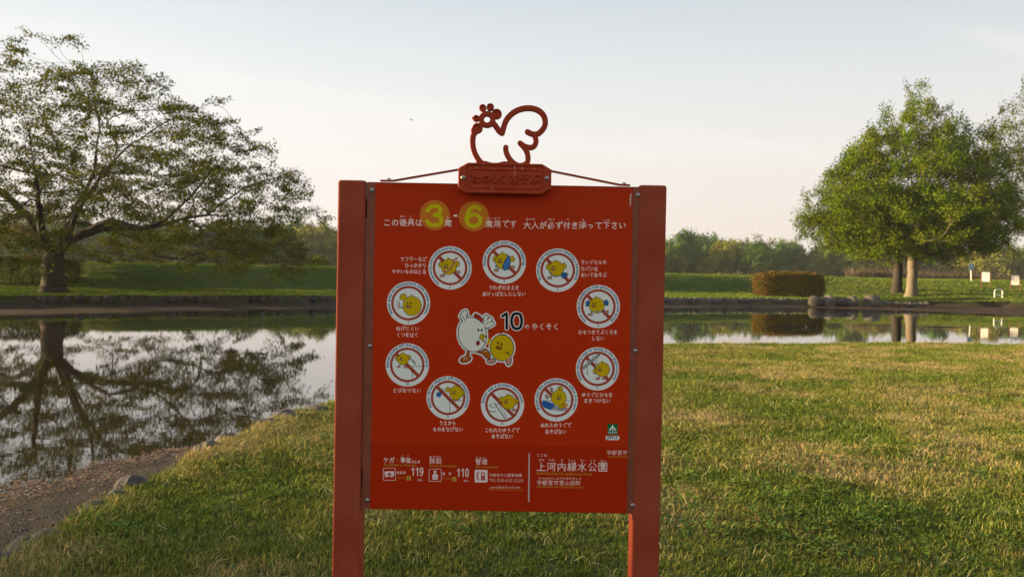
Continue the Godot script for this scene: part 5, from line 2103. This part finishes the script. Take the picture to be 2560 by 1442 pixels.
		line([1190, 876, 1212, 884], 5.0 + g * 2, shoe)
		oval(1164, 898, 13 + g, 7 + g, -0.3, shoe)
		oval(1216, 884, 13 + g, 7.5 + g, 1.0, shoe)
		oval(1181, 836, 34 + g, 43 + g, -0.25, body)
		line([1190, 789, 1197, 793, 1204, 801], 7.5 + g * 2, [WHITE, BLACK, Color(0.72, 0.17, 0.05)][pass_])
		oval(1228, 902, 10 + g, 5 + g, -0.1, [WHITE, BLACK, SKIN][pass_])
		oval(1272, 901, 5.5 + g, 11 + g, 0.1, [WHITE, BLACK, SKIN][pass_])
		oval(1255, 869, 28.5 + g, 32 + g, 0, yel)
	shape([1200, 838, 1206, 833, 1219, 843, 1208, 845, 1213, 857, 1198, 846], BLACK)
	shape([1201.5, 838.5, 1206, 835, 1216, 842, 1206, 843, 1210, 853.5, 1199.5, 845.5], YELLOW)
	oval(1195, 857.5, 4.6, 6.4, 0.2, BLACK)
	oval(1195, 857.5, 3.6, 5.4, 0.2, Color(0.62, 0.14, 0.05))
	for e in [[1196, 825], [1204.5, 825.5], [1245, 857], [1254, 860]]:
		oval(e[0], e[1], 2.2, 3.6, 0, BLACK)
	oval(1247, 869, 8, 4.6, 0.15, BLACK)
	oval(1247, 869, 6.8, 3.4, 0.15, Color(0.70, 0.40, 0.12))
	line([1240, 868.5, 1254, 870], 0.8, BLACK)
	for q in [[1151, 796, 1158, 806], [1158, 790, 1163, 802], [1166, 786, 1167, 798], [1212, 800, 1208, 811], [1222, 804, 1213, 813]]:
		line([q[0], q[1], q[2], q[3]], 1.3, BLACK)
	line([1210, 818, 1222, 822, 1230, 832], 1.5, BLACK, true)
	line([1158, 893, 1163, 899], 1.0, WHITE)
	line([1162, 891, 1167, 897], 1.0, WHITE)
	line([1210, 878, 1218, 876], 1.0, WHITE)
	line([1249, 836, 1252, 832, 1258, 838, 1264, 835], 1.4, BLACK, true)
	line([1263, 878, 1268, 884, 1270, 879, 1274, 887], 1.4, BLACK, true)
	line([1228, 852, 1221, 848, 1224, 856, 1218, 857, 1226, 862], 3.4, YELLOW, true)
	# green mark and its oval
	var wht := Color(0.90, 0.89, 0.87)
	round_box(1517.4, 1058.6, 1542.8, 1084.8, 1, Color(0.03, 0.42, 0.24))
	shape([1530, 1061, 1540.5, 1075, 1535.5, 1075, 1530, 1067, 1524.5, 1075, 1519.5, 1075], wht)
	line([1530, 1066, 1530, 1082], 2.4, wht)
	line([1527, 1069, 1523, 1075], 1.4, wht)
	line([1533, 1069, 1537, 1075], 1.4, wht)
	for q in [-1.0, 1.0]:
		line([1530 + q * 4.5, 1082, 1530 + q * 4.5, 1079, 1530 + q * 9, 1079, 1530 + q * 9, 1082], 1.8, wht)
	round_box(1512, 1088, 1547.4, 1099.2, 5.5, wht)
	latin("JPFA", 1516.5, 1543, 1093.6, 7.2, BLACK, true, true)
	# foot of the sheet
	var pale := Color(0.92, 0.83, 0.81)
	var gold2 := Color(0.74, 0.55, 0.20)
	kana("ケガ・事故", 958, 1028, 1151.8, 15.5, pale, 12)
	kana("のとき", 1028.5, 1050, 1155.6, 8.5, pale, 13)
	for f in [["じ", 1000, 1008, 1140.8], ["こ", 1016, 1024, 1140.8], ["ほうはん", 1072, 1103, 1142.6], ["かんり", 1188, 1214, 1144.2]]:
		kana(f[0], f[1], f[2], f[3], 5.0, pale, 13)
	latin("Accidents or Injuries", 958.6, 1041, 1164.7, 5.6, gold2)
	for b in [[957, 1171, 988.8, 1203], [1071.3, 1173, 1103, 1205]]:
		round_box(b[0], b[1], b[2], b[3], 3, pale)
		round_box(b[0] + 1.4, b[1] + 1.4, b[2] - 1.4, b[3] - 1.4, 2, Color(0.680, 0.155, 0.01))
	round_box(961, 1179.5, 985, 1193, 3, pale)
	for wx in [966, 979]:
		oval(wx, 1193, 3.2, 3.2, 0, Color(0.680, 0.155, 0.01))
		oval(wx, 1193, 2.4, 2.4, 0, pale)
	line([973, 1183, 973, 1191], 2.4, Color(0.55, 0.11, 0.04))
	line([969, 1187, 977, 1187], 2.4, Color(0.55, 0.11, 0.04))
	kana("救急車", 991, 1014, 1183, 8, pale, 11)
	latin("Ambulans", 991, 1013.6, 1196.7, 5.4, gold2, false)
	for b in [[1015.6, 1191.4], [1129.3, 1193.4]]:
		round_box(b[0], b[1], b[0] + 10.6, b[1] + 10.6, 0.5, Color(0.80, 0.66, 0.26))
		line([b[0] + 6.6, b[1] + 2.6, b[0] + 3.8, b[1] + 4, b[0] + 3.8, b[1] + 7, b[0] + 6.6, b[1] + 8.4], 1.6, BLACK)
	latin("119", 1026.5, 1058.5, 1184, 21, pale)
	kana("ばん", 1043, 1057, 1200.8, 6, pale, 13)
	kana("防犯", 1072, 1104, 1153.3, 15.5, pale, 12)
	latin("Crime Prevention", 1072.3, 1141.6, 1166.7, 5.6, gold2)
	oval(1087, 1179.5, 4, 2.4, 0, pale)
	oval(1087, 1182, 3, 3.6, 0, pale)
	round_box(1080, 1186, 1094, 1200.5, 3.5, pale)
	line([1083, 1195, 1091, 1196.5], 0.9, Color(0.5, 0.1, 0.04))
	kana("警", 1105, 1112.5, 1185.3, 8, pale, 9)
	kana("察", 1120, 1128, 1185.3, 8, pale, 9)
	latin("Police", 1105, 1128, 1197.8, 5.8, gold2, false)
	latin("110", 1140, 1172, 1186, 21, pale)
	kana("ばん", 1157, 1171, 1202.4, 6, pale, 13)
	kana("管理", 1186.5, 1218, 1154.8, 15.5, pale, 10)
	latin("Administration", 1187, 1245.4, 1168.6, 5.6, gold2)
	round_box(1185.5, 1174.6, 1217.8, 1206.8, 3, pale)
	line([1194.5, 1181, 1191.8, 1191, 1194.5, 1200], 2.6, Color(0.60, 0.13, 0.05), true)
	round_box(1201.5, 1181.5, 1211, 1201, 1, Color(0.60, 0.13, 0.05))
	round_box(1203, 1184, 1209.6, 1189, 0.5, pale)
	for k in 9:
		oval(1204 + (k % 3) * 2.3, 1192 + (k / 3) * 2.8, 0.7, 0.7, 0, pale)
	kana("宇都宮市公園管理課", 1221.5, 1303.5, 1188.4, 8.8, pale, 9)
	latin("TEL 028-632-2529", 1221.7, 1307, 1202.4, 7.2, pale, false)
	kana("こわれた遊具を見つけたときも", 1221, 1300, 1219, 6, pale, 10)
	latin("When you find the playstructure broken.", 1221, 1307, 1225.9, 3.2, gold2)
	line([1321.7, 1134.5, 1320, 1253.5], 3.9, Color(0.78, 0.66, 0.67))
	kana("ここは", 1340.4, 1366.5, 1137.4, 7.5, pale, 12)
	kana("上河内緑水公園", 1338.5, 1518, 1166.6, 24.5, pale, 9.5)
	for f in [["かみ", 1345, 1360, 1149.6], ["かわ", 1370, 1386, 1149.8], ["ち", 1400, 1407, 1150], ["りょく", 1418, 1439, 1150.2], ["すい", 1448, 1463, 1150.4], ["こう", 1473, 1488, 1150.6], ["えん", 1499, 1514, 1150.8], ["うつのみやしみややまだちょう", 1343, 1452, 1195.8]]:
		kana(f[0], f[1], f[2], f[3], 5.6, pale, 13)
	latin("Kamikawachi-ryokusui-Park", 1340, 1479.5, 1185, 6.8, gold2)
	kana("宇都宮市宮山田町", 1340, 1450.5, 1206.8, 13.2, pale, 9.5)
	latin("Miyayamada-cho, Utsunomiya-City", 1340, 1457, 1218, 5.4, gold2)
	kana("宇都宮市", 1514.6, 1567, 1130.5, 12, pale, 10)
	latin("Utsunomiya-City", 1516.7, 1566.3, 1141, 4.8, gold2)
	# old scratches and a splash at the top corner
	line([1579, 486, 1578, 496, 1577, 506, 1577.5, 512], 4.2, Color(0.74, 0.64, 0.62))
	line([1577, 512, 1576, 520], 2.0, Color(0.66, 0.45, 0.42))
	ink(PackedVector2Array([tp(1466, 690), tp(1458, 725), tp(1452, 752)]), 3.0, Color(0.78, 0.42, 0.34), 0.35)
	ink(PackedVector2Array([tp(1446, 770), tp(1437, 818)]), 1.6, Color(0.74, 0.36, 0.28), 0.3)
	ink(PackedVector2Array([tp(1238, 596), tp(1236, 604)]), 1.5, Color(0.36, 0.16, 0.08), 0.6)
	return Image.create_from_data(pw_, ph_, false, Image.FORMAT_RGB8, pix)
